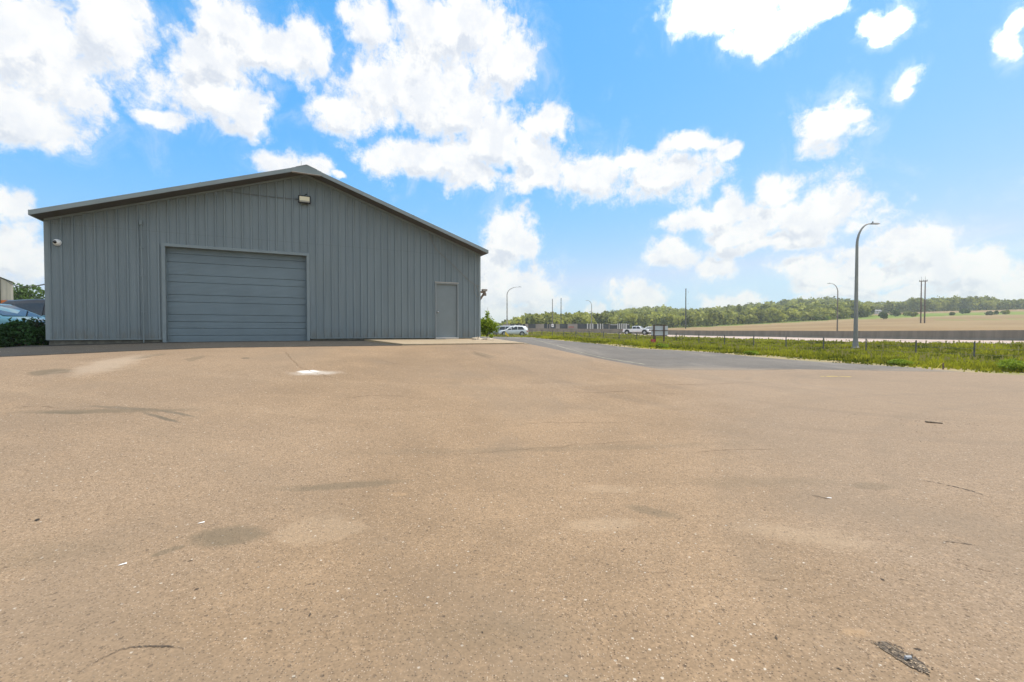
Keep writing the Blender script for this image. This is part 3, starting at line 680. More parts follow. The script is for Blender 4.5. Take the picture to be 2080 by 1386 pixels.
# lightning rod on the ridge
x, y, z = bl_world(RC - .12, .35, 0)
tag(MB().tube([(x, y, ZR + .1), (x, y, ZR + .55)], [.008, .004], 6).build('antenna_rod', mat('galvanised_rod', (.35, .35, .36), .4, .7)), 'thin upright metal rod on the roof ridge', 'antenna')
# rags on the pad
def rag(cx, cy, rx, ry, h, seed):
    mb = MB(); n, mm = 22, 12; vs = []; rr = random.Random(seed)
    for i in range(mm):
        ph = i / (mm - 1) * math.pi / 2
        for k in range(n):
            th_ = 2 * math.pi * k / n; nz = noise.noise(Vector((math.cos(th_) * 2.2 + seed, math.sin(th_) * 2.2, ph * 2.2)))
            n2 = noise.noise(Vector((math.cos(th_) * 6 + seed, math.sin(th_) * 6, ph * 6)))
            q = 1 + .45 * nz + .2 * n2
            vs.append((cx + rx * math.cos(th_) * math.cos(ph) * q, cy + ry * math.sin(th_) * math.cos(ph) * q, h * math.sin(ph) * (1 + .7 * nz + .5 * n2)))
    fs = [(i * n + k, i * n + (k + 1) % n, (i + 1) * n + (k + 1) % n, (i + 1) * n + k) for i in range(mm - 1) for k in range(n)]
    return mb.add(vs, fs)
rx_, ry_ = wp(11.75, .75); rgz = Hs(rx_, ry_) + .045
rg = tag(rag(0, 0, .2, .14, .08, 3).build('cloth_rag', mat('cream_cloth', (.55, .47, .36), .9, var=.2, vscale=8, bump=.4, bscale=20)), 'crumpled cream cloth on the concrete pad right beside the entry door', 'cloth'); rg.location = (rx_, ry_, rgz)
rg = tag(rag(0, 0, .22, .12, .065, 9).build('cloth_rag', MATS['cream_cloth']), 'flatter crumpled cloth nearest the building corner on the pad', 'cloth'); x, y = wp(12.1, .9); rg.location = (x, y, Hs(x, y) + .045)
# dead leaves / crumbs under the door
# ---------------------------------------------------------------- cracks, pothole and small debris on the lot
M_CRK = mat('crack_fill', (.075, .055, .04), .95)
M_CRF = mat('faint_crack', (.20, .13, .075), .95)
def crack(pix, w, jit=.02, name='pavement_crack', seed=1, m=None):
    P = np.array([GP(*p) for p in pix]); L = smooth_line(P, 10); rr = random.Random(seed); vs = []; fs = []
    n = len(L)
    for i, p in enumerate(L):
        d = L[min(i + 1, n - 1)] - L[max(i - 1, 0)]; d = d / (np.hypot(*d) + 1e-9); nn = np.array([-d[1], d[0]])
        c = p + nn * rr.uniform(-jit, jit); ww = w * (rr.uniform(.25, 1.2)) * min(1, 4 * min(i, n - 1 - i) / n + .1)
        for k in (-1, 1):
            q = c + nn * k * ww / 2; vs.append((q[0], q[1], Hs(*q) + .0165))
        if i: j = 2 * i; fs.append((j - 2, j, j + 1, j - 1))
    return tag(MB().add(vs, fs).build(name, m or M_CRK), kind='structure')
crack([(150, 1384), (195, 1360), (240, 1340), (290, 1330), (330, 1330), (365, 1336)], .006, .006, seed=1)
crack([(280, 1334), (310, 1329), (345, 1331)], .006, .005, seed=5)
crack([(1868, 981), (1905, 986), (1950, 996), (1985, 1006), (2006, 1014)], .014, .010, seed=2)
crack([(1920, 1108), (1950, 1112), (1990, 1118)], .010, .006, seed=3)
crack([(578, 709), (586, 725), (602, 742), (630, 756), (690, 772)], .016, .03, seed=4, m=M_CRF)
crack([(840, 934), (950, 925), (1080, 916), (1250, 902), (1500, 886)], .006, .03, seed=8, m=M_CRF)
crack([(1650, 1012), (1690, 1020)], .012, .01, seed=12)
def pothole():
    p0 = GP(1800, 1325); p1 = GP(1895, 1382); a = np.array(p0); d = np.array(p1) - a; L = np.hypot(*d); u = d / L; nn = np.array([-u[1], u[0]])
    par = None
    vs = []; fs = []; n = 40; rr = random.Random(4)
    cz = Hs(*(a + d / 2))
    c = a + d * .5; vs.append((c[0], c[1], cz + .0155)); 
    for i in range(n):
        t = 2 * math.pi * i / n; k = 1 + .35 * noise.noise(Vector((math.cos(t) * 2, math.sin(t) * 2, 5))) + rr.uniform(-.12, .12)
        q = c + u * L * .58 * math.cos(t) * k + nn * .042 * math.sin(t) * k; vs.append((q[0], q[1], cz + .0155))
    fs = [(0, 1 + i, 1 + (i + 1) % n) for i in range(n)]
    o = MB().add(vs, fs).build('pothole', mat('broken_asphalt', (.13, .10, .07), .95, var=.75, vscale=60, bump=1, bscale=90)); tag(o, kind='structure')
    mb = MB()
    for i in range(110):
        t = rr.uniform(-.1, 1.1); w_ = rr.gauss(0, .03); q = a + d * t + nn * w_; r = rr.uniform(.0025, .008)
        ico = [(rr.uniform(-1, 1) * r, rr.uniform(-1, 1) * r, rr.uniform(0, 1) * r) for _ in range(5)]
        mb.add([(q[0] + x, q[1] + y, cz + .015 + z) for x, y, z in ico], [(0, 1, 2), (0, 2, 3), (0, 3, 4), (1, 2, 3), (1, 3, 4)])
    tag(mb.build('loose_gravel', mat('gravel_bits', (.36, .27, .18), .9, var=.6, vscale=50)), 'loose gravel crumbs in the pothole at bottom right', 'gravel', kind='stuff')
    q = a + d * .60; 
    st = MB().tube([(-.010, 0, .0), (-.008, 0, .010), (.014, .0, .011), (.018, 0, .001)], [.004, .008, .007, .003], 7).build('stone', mat('blue_grey_stone', (.30, .31, .32), .6)); st.location = (q[0], q[1], cz + .016)
    tag(st, 'pale blue grey stone lying in the pothole', 'stone')
    for k, pts in enumerate([[(1796, 1322), (1815, 1340), (1830, 1350), (1860, 1362), (1890, 1384)], [(1840, 1341), (1865, 1350), (1880, 1362), (1905, 1376)], [(1852, 1362), (1870, 1376), (1885, 1385)], [(1808, 1318), (1835, 1332), (1850, 1340)]]): crack(pts, .010, .004, seed=20 + k)
pothole()
for k_, (pts_, w_) in enumerate([([(20, 830), (80, 829), (118, 833)], .012), ([(1040, 868), (1120, 861), (1230, 862), (1300, 856)], .008), ([(1120, 795), (1200, 800), (1290, 797), (1400, 806)], .014), ([(700, 812), (760, 806), (830, 808)], .012), ([(1930, 1145), (1990, 1165), (2050, 1178)], .007), ([(1395, 925), (1480, 918), (1600, 917)], .009),
    ([(960, 714), (975, 722), (1000, 731)], .02), ([(1330, 784), (1450, 782), (1600, 778)], .016), ([(640, 1290), (655, 1300), (662, 1312)], .004), ([(1290, 1170), (1340, 1176), (1372, 1170)], .004), ([(760, 728), (800, 740), (850, 744)], .012), ([(1540, 1180), (1560, 1188), (1590, 1190)], .004)]):
    crack(pts_, w_, w_ * .8, seed=40 + k_, m=M_CRF)
x, y = GP(1900, 862); 
wdg = MB().box(-.105, .105, -.025, .025, 0, .02).build('wood_scrap', mat('dark_wood_scrap', (.16, .12, .08), .9, var=.5, vscale=30), bevel=.004); wdg.location = (x, y, Hs(x, y) + .013); wdg.rotation_euler = (0, .05, R(-20))
tag(wdg, 'short dark wood scrap lying on the right side of the lot', 'wood scrap')
x, y = GP(67, 1066)
lf = MB().add([(-.02, 0, 0), (-.008, .010, .006), (.01, .008, .01), (.024, 0, .003), (.01, -.008, .0), (-.008, -.008, .002)], [(0, 1, 2, 3), (0, 3, 4, 5)]).build('dead_leaf', mat('dry_leaf', (.04, .032, .024), .9)); lf.location = (x, y, Hs(x, y) + .016)
tag(lf, 'small dark dead leaf at the left side of the lot', 'leaf')
for (px, py, a_, L_, lab) in ((240, 1158, .6, .022, 'thin white paper strip beside the small oil stain'), (403, 1071, .5, .022, 'tiny white paper scrap beside the large oval stain'), (1688, 1018, -.5, .02, 'small white scrap on the right half of the lot')):
    x, y = GP(px, py); o = MB().add([(-L_, -.004, 0), (L_, -.003, 0), (L_ * 1.05, .005, .004), (-L_ * .3, .003, .002)], [(0, 1, 2, 3)]).build('paper_scrap', mat('white_paper', (.8, .8, .78), .7)); o.location = (x, y, Hs(x, y) + .017); o.rotation_euler = (0, 0, a_); tag(o, lab, 'litter')
def twigs():
    mb = MB(); rr = random.Random(9)
    for i in range(84):
        if i < 60: px = rr.gauss(1900, 70); py = rr.gauss(862, 12)
        else: px = rr.uniform(0, 2080); py = rr.uniform(790, 1380)
        x, y = GP(px, py); L_ = rr.uniform(.006, .02); a_ = rr.uniform(0, 6.3); z = Hs(x, y) + .014
        dx, dy = math.cos(a_) * L_, math.sin(a_) * L_
        mb.add([(x - dx, y - dy, z), (x + dy * .35, y - dx * .35, z), (x + dx, y + dy, z + .003), (x - dy * .35, y + dx * .35, z + .004)], [(0, 1, 2, 3)])
    tag(mb.build('debris_crumbs', mat('dark_crumbs', (.07, .05, .035), .95)), 'scattered dark crumbs and twigs over the tan lot', 'debris', kind='stuff')
twigs()
# painted lines
def paint(pix, w, col, name='painted_line', z0=.0175, k=10, dash=None):
    P = np.array([GP(*p) for p in pix]); L = smooth_line(P, k); mb = MB(); rr = random.Random(3)
    for i in range(len(L) - 1):
        if dash and rr.random() < dash: continue
        d = L[i + 1] - L[i]; d /= np.hypot(*d); nn = np.array([-d[1], d[0]]) * w / 2 * rr.uniform(.7, 1.1)
        q = [L[i] - nn, L[i + 1] - nn, L[i + 1] + nn, L[i] + nn]; mb.add([(p[0], p[1], Hs(*p) + z0) for p in q], [(0, 1, 2, 3)])
    return tag(mb.build(name, col), kind='structure')
paint([(1668, 766), (1700, 766), (1731, 767)], .09, mat('faded_yellow_paint', (.62, .47, .10), .8, var=.3, vscale=10), dash=.12)
paint([(1064, 686.6), (1100, 694), (1140, 705), (1175, 715), (1215, 725), (1260, 733), (1310, 741)], .09, mat('faded_line_paint', (.34, .31, .22), .85, var=.25, vscale=4), z0=.014)
# ---------------------------------------------------------------- stake and tape beside the pad
x, y = wp(13.2, .4); zg = Hs(x, y)
Zs = 16.6; Xs = (1027 - CX) / F * Zs; zg = Hs(Xs, Zs)
stk = thing('marker_stake', 'thin marker stake with a yellow ribbon at the end of the concrete pad', 'stake', (Xs, Zs, zg))
MB().tube([(0, 0, 0), (.04, 0, CAMZ - zg - .02)], .008, 6).build('stake', mat('stake_wood', (.4, .32, .2), .8), stk)
hh = CAMZ - zg
MB().add([(.03, -.01, hh - .03), (.09, -.02, hh - .09), (.12, 0, hh - .18), (.05, .01, hh - .13), (-.02, .0, hh - .10), (.0, 0, hh + .02)], [(0, 1, 2, 3), (0, 3, 4, 5)]).build('ribbon', mat('yellow_tape', (.75, .6, .05), .5), stk)
pts = [(1043, 681.3), (1050, 683.2), (1060, 686.2)]
tp = []
for (px, py), Zt in zip(pts, (27, 26, 25)): tp.append(((px - CX) / F * Zt, Zt, CAMZ - (py - HY) * Zt / F))
tag(MB().prism([tp[0], tp[1], tp[2], (tp[2][0], tp[2][1], tp[2][2] + .05), (tp[1][0], tp[1][1], tp[1][2] + .05), (tp[0][0], tp[0][1], tp[0][2] + .05)], (0, .01, 0)).build('caution_tape', MATS['yellow_tape']), 'yellow tape lying slack over the far drive behind the stake', 'tape')
# ---------------------------------------------------------------- vegetation
def leaves(centers, size, tone, n_jit=None, flat=.6, aspect=.5):
    N = len(centers); a = rng.normal(size=(N, 3)); a /= np.linalg.norm(a, axis=1)[:, None]
    b = rng.normal(size=(N, 3)); b -= (b * a).sum(1)[:, None] * a; b /= np.linalg.norm(b, axis=1)[:, None]
    sz = (size * rng.uniform(.6, 1.4, N))[:, None] if np.isscalar(size) else size[:, None]
    V = np.stack([centers - a * sz, centers + b * sz * aspect, centers + a * sz, centers - b * sz * aspect], 1).reshape(-1, 3)
    return V, np.arange(4 * N).reshape(-1, 4), np.repeat(tone, 4)
def crown_pts(n, c, r, lobes=9, seed=0, shell=.55):
    rr = np.random.default_rng(seed); L = []
    for i in range(lobes):
        d = rr.normal(size=3); d /= np.linalg.norm(d); d[2] = abs(d[2]) * .9 - .25
        L.append((d * np.array(r) * rr.uniform(.35, .72), rr.uniform(.32, .55), rr.uniform(-.18, .18)))
    k = rr.integers(0, lobes, n); d = rr.normal(size=(n, 3)); d /= np.linalg.norm(d, axis=1)[:, None]
    rad = shell + (1 - shell) * rr.random(n) ** .6
    off = np.array([L[i][0] for i in k]); sc_ = np.array([L[i][1] for i in k]); tn = np.array([L[i][2] for i in k])
    P = np.array(c) + off + d * rad[:, None] * sc_[:, None] * np.array(r)
    return P, .5 + tn + rr.normal(0, .12, n)
M_FAR = foliage_mat('far_wood_leaves', (.075, .085, .018), (.47, .47, .09), .03, .35)
M_TREE = foliage_mat('tree_leaves', (.03, .07, .012), (.13, .2, .03), .3)
M_BARK = mat('bark', (.10, .08, .06), .9, var=.3)
M_LEFTB = foliage_mat('dark_bush_leaves', (.008, .03, .006), (.03, .09, .015), 2, .15)
M_RB = foliage_mat('bright_bush_leaves', (.09, .16, .01), (.42, .52, .04), 2, .35)
def tree(name, x, y, h, r, label, cat='tree', m=None, n=1400, leaf=.3, group=None, seed=1, base=None, trunk=.35):
    z = Hs(x, y) if base is None else base
    t = thing(name, label, cat, (x, y, z), 0, group)
    P, tn = crown_pts(n, (0, 0, h * ((trunk + (1 - trunk) * .45) if trunk > .1 else .34)), (r, r, h * (1 - trunk) * .62), 11, seed)
    P[:, 2] = np.maximum(P[:, 2], h * trunk * .4)
    V, Fq, tt = leaves(P, leaf, tn, aspect=.7); fast_mesh('crown', V, Fq, m or M_TREE, tt, t)
    mb = MB().tube([(0, 0, -.2), (.05 * r, 0, h * .35), (0, .03 * r, h * .7)], [h * .03, h * .022, h * .008], 8)
    rr = random.Random(seed)
    for i in range(5):
        a = rr.uniform(0, 6.3); mb.tube([(0, 0, h * (.3 + .07 * i)), (math.cos(a) * r * .35, math.sin(a) * r * .35, h * (.45 + .07 * i)), (math.cos(a) * r * .6, math.sin(a) * r * .6, h * (.55 + .06 * i))], [h * .012, h * .008, h * .003], 6)
    mb.build('trunk', M_BARK, t); return t
# far wood: one mass
def far_wood(name, samples, leafn, label):
    VV = []; FF = []; TT = []; off = 0
    for i, (x, y, h, r) in enumerate(samples):
        z = Hs(x, y); base = .5 + rng.normal(0, .27)
        n = int(leafn * rng.uniform(.8, 1.2) * (r / 5) ** 1.3)
        P, tn = crown_pts(n, (x, y, z + h * .55), (r, r, h * .5), 6, int(rng.integers(1e9)), .75)
        low = rng.random(len(P)) < .25; P[low, 2] = z + rng.random(low.sum()) * h * .5
        P[:, 2] = np.maximum(P[:, 2], z - .5)
        V, Fq, tt = leaves(P, 1.0 * (r / 5) ** .3, tn + base - .5, aspect=.8)
        VV.append(V); FF.append(Fq + off); TT.append(tt); off += len(V)
    o = fast_mesh(name, np.concatenate(VV), np.concatenate(FF), M_FAR, np.concatenate(TT)); tag(o, label, 'woodland', kind='stuff')
S = []
def at(px, Y): return (px - CX) / F * Y, Y
def fscale(Y, px): return Y
for i in range(1300):
    px = random.uniform(1000, 1762); fr = np.interp(px, [1000, 1440, 1729, 1770], [195, 256, 272, 300])
    D = fr + (520 - fr) * random.random() ** 1.15
    x, y = at(px, fscale(D, px)); r = random.uniform(3.2, 6.2); S.append((x, y, random.uniform(7.0, 13.0) * (.75 if D < 300 else 1) * float(np.interp(px, [1000, 1090], [.5, 1])), r))
far_wood('wooded_hill', S, 130, 'hillside covered in mixed green woodland beyond the highway')
S = []
for i in range(640):
    px = random.uniform(1755, 2330); D = random.uniform(398, 450); x, y = at(px, fscale(D, px))
    tall = 1.0 + (.22 if 1850 < px < 2010 else 0) - (.15 if px > 2015 else 0)
    S.append((x, y, random.uniform(8, 12) * tall, random.uniform(3.5, 6)))
far_wood('tree_belt', S, 150, 'belt of trees along the top of the brown field')
# lone shrubs and trees of the upper field
M_DKT = foliage_mat('dark_conifer_leaves', (.035, .055, .02), (.14, .18, .06), .5)
for i, (px, D, h, r, lab, m_) in enumerate([(1745, 395, 10, 5, 'dark purple leaved tree beside the hilltop house', foliage_mat('purple_leaves', (.02, .012, .012), (.07, .04, .04), .5)),
    (1794, 300, 5, 2.1, 'dark rounded shrub at the left end of the upper field row', M_DKT), (1818, 340, 6, 3.4, 'larger dark shrub with a flat skirt on the upper field', M_DKT),
    (1843, 345, 4, 2.4, 'small green shrub just left of the twin poles', M_FAR), (1858, 330, 3.4, 1.8, 'low green shrub nearest the twin poles on their left', M_FAR),
    (1959, 360, 4.6, 3.2, 'wide dark shrub on the upper field right of the twin poles', M_DKT), (1933, 340, 2.6, 1.6, 'tiny dark shrub first to the right of the twin poles', M_DKT),
    (2008, 335, 3, 2.4, 'low flat dark shrub in the meadow band', M_DKT), (2041, 345, 3.6, 1.8, 'rightmost round green shrub on the upper field', M_FAR), (2024, 345, 3.2, 1.3, 'narrow dark shrub second from the right', M_DKT),
    (1755, 300, 5.5, 4, 'dark shrub clump beside the tall lamp pole at the wood edge', M_DKT), (1732, 285, 3.5, 3, 'low dark shrub left of the tall lamp pole', M_DKT), (1672, 268, 4, 4.5, 'pale green shrub at the foot of the wooded hill', M_RB)]):
    D = D - 62 if 0 < i < 10 else D
    x, y = at(px, fscale(D, px)); tree('field_shrub' if i else 'purple_tree', x, y, h, r, lab, 'shrub' if i else 'tree', m_, 260, .55, seed=i + 30, trunk=.08)
# farmhouse on the hill
x, y = at(1762, fscale(392, 1762)); z = Hs(x, y)
hs = thing('farmhouse', 'small grey house half hidden in trees on the hilltop', 'house', (x, y - 8, z + .8), .15); hs.scale = (.62, .62, .55)
MB().box(-7, 7, -3, 3, -2, 3).build('wall', mat('house_siding', (.45, .44, .42), .8), hs)
MB().prism([(-7.5, -3.6, 3), (-7.5, 0, 5), (-7.5, 3.6, 3)], (15, 0, 0)).build('roof', mat('house_roof', (.16, .16, .17), .6), hs)
for wx in (-4, 0, 4): MB().box(wx - .7, wx + .7, -3.06, -2.99, .8, 2.2).build('window', mat('window_glass', (.05, .06, .07), .1), hs)
# tree and bushes near the building
tree('broadleaf_tree', *at(62, 62), 7.9, 3.6, 'rounded green tree behind the parked cars on the left', m=foliage_mat('left_tree_leaves', (.025, .06, .01), (.12, .2, .025), .5), n=6000, leaf=.15, seed=3, base=.8, trunk=.2)
tree('broadleaf_tree', *at(18, 66), 5.6, 3.2, 'lower yellow green tree behind the pale building edge', m=foliage_mat('left_tree_leaves_b', (.05, .09, .01), (.2, .26, .03), .5), n=3500, leaf=.15, seed=5, base=.8, trunk=.2)
def bush(name, label, P, leaf, m, stems, base):
    t = thing(name, label, 'bush', base)
    tn = .5 + rng.normal(0, .18, len(P)) + (P[:, 2] - P[:, 2].mean()) * .25
    V, Fq, tt = leaves(P, leaf, tn, aspect=.42); fast_mesh('foliage', V, Fq, m, tt, t)
    mb = MB()
    for s_ in stems: mb.tube(s_, [.012, .008, .003][:len(s_)], 5)
    mb.build('stem', M_BARK, t); return t
def box_bush(cx, Y, w, d, h, n, seed):
    rr = np.random.default_rng(seed); u = rr.uniform(-1, 1, n); v = rr.uniform(-1, 1, n); hh = h * (.78 + .22 * np.sin(u * 5 + seed) + .12 * np.sin(u * 13 + v * 4))
    return np.stack([u * w / 2, v * d / 2, hh * rr.random(n) ** .6], 1)
for i, (px, Y, w, d, h, lab) in enumerate([(66, 12.25, 1.05, 1.1, .72, 'dark leafy perennial clump against the left building corner'), (10, 12.3, 1.5, 1.1, .64, 'dark leafy clump at the left picture edge in front of the blue car'), (-75, 12.0, 1.4, 1.1, .66, 'leafy clump beyond the left end of the bed')]):
    x = (px - CX) / F * Y; P = box_bush(px, Y, w, d, h, 3400, i + 1); st = [[(random.uniform(-.4, .4), random.uniform(-.4, .4), 0), (random.uniform(-.4, .4), random.uniform(-.4, .4), h * .5), (random.uniform(-.4, .4), random.uniform(-.4, .4), h * .95)] for _ in range(18)]
    if i < 2: bush('leafy_bush', lab, P, .055, M_LEFTB, st, (x, Y, Hs(x, Y) - .02))
x, y = at(989, 19.6); P, _ = crown_pts(4200, (0.05, 0, .50), (.52, .5, .58), 14, 8, .3); P = P[P[:, 2] > 0.02]; P2 = np.stack([rng.normal(.02, .05, 200), rng.normal(0, .05, 200), rng.uniform(.8, 1.22, 200)], 1)
P[:, 0] += .0
bush('sapling_bush', 'bright green sapling growing at the right corner of the building', np.concatenate([P, P2]), .045, M_RB, [[(0, 0, 0), (.02, 0, .6), (.04, 0, 1.42)]] + [[(0, 0, .1), (random.uniform(-.2, .2), random.uniform(-.2, .2), .5), (random.uniform(-.35, .35), random.uniform(-.3, .3), .8)] for _ in range(10)], (x, y, Hs(x, y)))
x, y = wp(12.5, .35); P, _ = crown_pts(260, (0, 0, .14), (.12, .12, .16), 6, 2, .2); P = P[P[:, 2] > .01]
bush('weed_clump', 'small weed at the foot of the right building corner', P, .025, M_RB, [[(0, 0, 0), (.01, 0, .15), (.0, 0, .25)]], (x, y, Hs(x, y)))
for i, (px, py, w, h, lab) in enumerate([(2062, 756, 1.3, .55, 'bright leafy weed bush at the right picture edge'), (1630, 722, .9, .42, 'dark leafy weed clump on the verge left of the tall lamp pole'), (1825, 742, .9, .28, 'spiky weed clump on the bare verge below the tall lamp'), (1527, 721, .7, .25, 'small weed tuft on the verge right of the board sign'), (1345, 708, 1.0, .45, 'dense green tuft in front of the board sign')]):
    x, y = GP(px, py); P, _ = crown_pts(1500, (0, 0, h * .45), (w * .55, w * .5, h * .55), 10, 50 + i, .3); P = P[P[:, 2] > .01]
    bush('weed_clump', lab, P, .05, M_RB if i != 1 else foliage_mat('weed_leaves', (.03, .08, .01), (.12, .22, .03), 2, .3), [[(0, 0, 0), (.05, 0, h * .5), (.0, .05, h)] for _ in range(3)], (x, y, Hs(x, y)))
# grass of the verge
def grass():
    X = []; Y = []; 
    while sum(map(len, X)) < 230000:
        s_ = 28.2 + rng.random(60000) * 32; b_ = 14 - 82 * rng.random(60000) ** 1.15
        p = O[None] + D1v[None] * s_[:, None] - D2v[None] * b_[:, None]; x, y = p[:, 0], p[:, 1]
        wig = .5 * np.sin(b_ * .9) + .35 * np.sin(b_ * 2.7)
        e = s_ - 28.5 - wig; dn = sdist(x, y, NE)
        keep = (dn < -.6) & (y > 12) & (np.abs(x / y) < 1.35) & (rng.random(60000) < np.clip(.10 + e / 3.5, 0.03, 1))
        X.append(x[keep]); Y.append(y[keep])
    # behind the building, in front of the parked cars
    s_ = 8 + rng.random(26000) * 22; b_ = -30 - rng.random(26000) * 24; p = O[None] + D1v[None] * s_[:, None] - D2v[None] * b_[:, None]; X.append(p[:, 0]); Y.append(p[:, 1])
    x = np.concatenate(X); y = np.concatenate(Y); N = len(x); z = H(x, y); s_, b_ = sb(x, y)
    nz = np.array([noise.noise(Vector((a * .35, c * .35, 0))) for a, c in zip(x, y)]); nz2 = np.array([noise.noise(Vector((a * 1.3, c * 1.3, 4))) for a, c in zip(x, y)])
    e = np.clip((s_ - 28.5) / 3, .25, 1)
    h = (.22 + .14 * nz + .20 * nz2 + rng.normal(0, .05, N)).clip(.08, .8) * e * 1.1
    h = np.where(b_ < -29, h * .7, h)
    a = rng.uniform(0, 2 * np.pi, N); lean = rng.uniform(.0, .5, N) * h; w = (.012 + .0011 * np.hypot(x, y)) * rng.uniform(.6, 1.3, N)
    la = rng.uniform(0, 2 * np.pi, N)
    base = np.stack([x, y, z], 1); dx = np.stack([np.cos(a) * w, np.sin(a) * w, 0 * w], 1)
    tip = base + np.stack([np.cos(la) * lean, np.sin(la) * lean, h], 1); mid = base + np.stack([np.cos(la) * lean * .35, np.sin(la) * lean * .35, h * .6], 1)
    V = np.stack([base - dx, base + dx, mid + dx * .8, tip, mid - dx * .8], 1).reshape(-1, 3)
    tone = np.clip(.42 + .8 * nz + .65 * nz2 + rng.normal(0, .15, N), 0, 1)
    o = fast_mesh('grass', V, np.arange(5 * N).reshape(-1, 5), foliage_mat('verge_grass', (.07, .09, .006), (.44, .43, .03), .8, .45), np.repeat(tone, 5))
    tag(o, 'unmown green grass on the verge between the drive and the highway', 'grass', kind='stuff')
    # taller dry seed stems
    N2 = 3500; k = rng.choice(N, N2); k = k[(s_[k] > 31)]; N2 = len(k); b0 = base[k]; hh = rng.uniform(.25, .5, N2); l2 = rng.uniform(0, .2, (N2, 2)); ww = w[k] * .5
    d2 = np.stack([np.cos(a[k]) * ww, np.sin(a[k]) * ww, 0 * ww], 1); tp = b0 + np.stack([l2[:, 0] - .1, l2[:, 1] - .1, hh], 1)
    V = np.stack([b0 - d2, b0 + d2, tp + d2 * 1.6, tp - d2 * 1.6], 1).reshape(-1, 3)
    o = fast_mesh('dry_grass', V, np.arange(4 * N2).reshape(-1, 4), foliage_mat('dry_stems', (.26, .22, .06), (.42, .36, .12), .8, .3), np.full(4 * N2, .5)); tag(o, 'tall dry seed stems standing through the verge grass', 'grass', kind='stuff')
grass()
# ---------------------------------------------------------------- fence along the verge
fx0, fy0 = 30.5, 30.0; fd = np.array([-.493, .87])
fn = thing('wire_fence', 'low wire fence on thin metal posts through the green verge', 'fence', (0, 0, 0))
M_POST = mat('fence_post_steel', (.10, .095, .09), .6, var=.2)
tops = []
for n in range(-4, 24):
    x = fx0 + fd[0] * 3.05 * n; y = fy0 + fd[1] * 3.05 * n; z = Hs(x, y)
    top = max(z + 1.15, 0)
    tops.append((x, y, z + 1.15)); MB().tube([(x, y, z - .1), (x + random.uniform(-.02, .02), y, z + 1.2)], .045, 7).build('post', M_POST, fn)
for dz in (0, -.4, -.8): MB().tube([(p[0], p[1], p[2] + dz) for p in tops], .006, 4, False).build('wire', mat('fence_wire', (.18, .18, .17), .5, .5), fn)
x, y, z = tops[18 - 0 - 0][0], tops[18][1], tops[18][2]
for k in (-1, 1): MB().tube([(x, y, z - .25), (x + k * fd[0] * -2.0, y + k * fd[1] * -2.0, z - 1.05)], .025, 6).build('brace', M_POST, fn)
# survey stub at the right
x, y = GP(1917, 751); st = thing('marker_stake', 'short wooden stub with a yellow string on the bare verge at right', 'stake', (x, y, Hs(x, y)))
MB().box(-.02, .02, -.02, .02, 0, .27).build('stake', MW, st); MB().tube([(0, 0, .27), (-.12, 0, .2), (-.28, 0, .02)], .008, 5).build('string', MATS['yellow_tape'], st)
# ---------------------------------------------------------------- lamps and poles
def lamp(x, y, z, h, reach, sgn, col, label, r0=.16, rz=0, arcw=None):
    t = thing('street_lamp', label, 'street lamp', (x, y, z), rz)
    m = mat('lamp_pole_' + col, dict(bronze=(.2, .17, .14), grey=(.27, .26, .24))[col], .5, .3, var=.12, vscale=1)
    pts = []; rad = []; hs_ = h * .83
    for i in range(8): f = i / 8; pts.append((0, 0, hs_ * f)); rad.append(r0 * (1 - .38 * f))
    for i in range(19):
        a = math.pi / 2 * i / 18; pts.append((sgn * reach * .80 * (1 - math.cos(a)), 0, hs_ + (h - hs_) * math.sin(a))); rad.append(r0 * (.62 - .36 * i / 18))
    pts.append((sgn * reach * .88, 0, h * 1.0)); rad.append(r0 * .25)
    MB().tube(pts, rad, 12).build('pole', m, t, smooth=True)
    MB().tube([(0, 0, -.1), (0, 0, .12), (0, 0, .25), (0, 0, .9)], [r0 * 1.9, r0 * 1.9, r0 * 1.35, r0 * 1.05], 12).build('base', m, t)
    hx = sgn * reach * .86
    hb = MB(); hb.add([(hx, -.14, h - .03), (hx + sgn * .7, -.16, h - .03), (hx + sgn * .7, .16, h - .03), (hx, .14, h - .03), (hx + sgn * .03, -.1, h + .07), (hx + sgn * .6, -.1, h + .05), (hx + sgn * .6, .1, h + .05), (hx + sgn * .03, .1, h + .07)], [(0, 1, 2, 3), (4, 5, 6, 7), (0, 1, 5, 4), (1, 2, 6, 5), (2, 3, 7, 6), (3, 0, 4, 7)])
    hd = hb.build('lamp_head', mat('lamp_head_grey', (.2, .2, .2), .5), t)
    MB().tube([(hx + sgn * .15, 0, h + .06), (hx + sgn * .15, 0, h + .19)], .05, 8).build('photocell', MATS['lamp_head_grey'], hd)
    return t
Zl = 39.0; lamp((1738 - CX) / F * Zl, Zl, CAMZ - 35.5 * Zl / F, 254 * Zl / F, 1.35, 1, 'grey', 'tall curved arm lamp pole standing in the verge grass at right', .17)
Zl = 98; lamp((1700.5 - CX) / F * Zl, Zl, .8, (HY - 576.5) * Zl / F + .7, 1.9, -1, 'bronze', 'curved lamp pole behind the barrier in front of the wooded hill', .15)
Zl = 112; lamp((1030 - CX) / F * Zl, Zl, 1.2, (HY - 583.5) * Zl / F + .3, 3.3, 1, 'grey', 'lamp pole with a long arm behind the parked white cars', .17)
Zl = 162; lamp((1201.5 - CX) / F * Zl, Zl, 1.3, (HY - 611) * Zl / F + .2, 1.7, -1, 'grey', 'distant small lamp pole behind the dark panelled wall', .17)
M_UP = mat('utility_pole_wood', (.10, .065, .05), .85, var=.3)
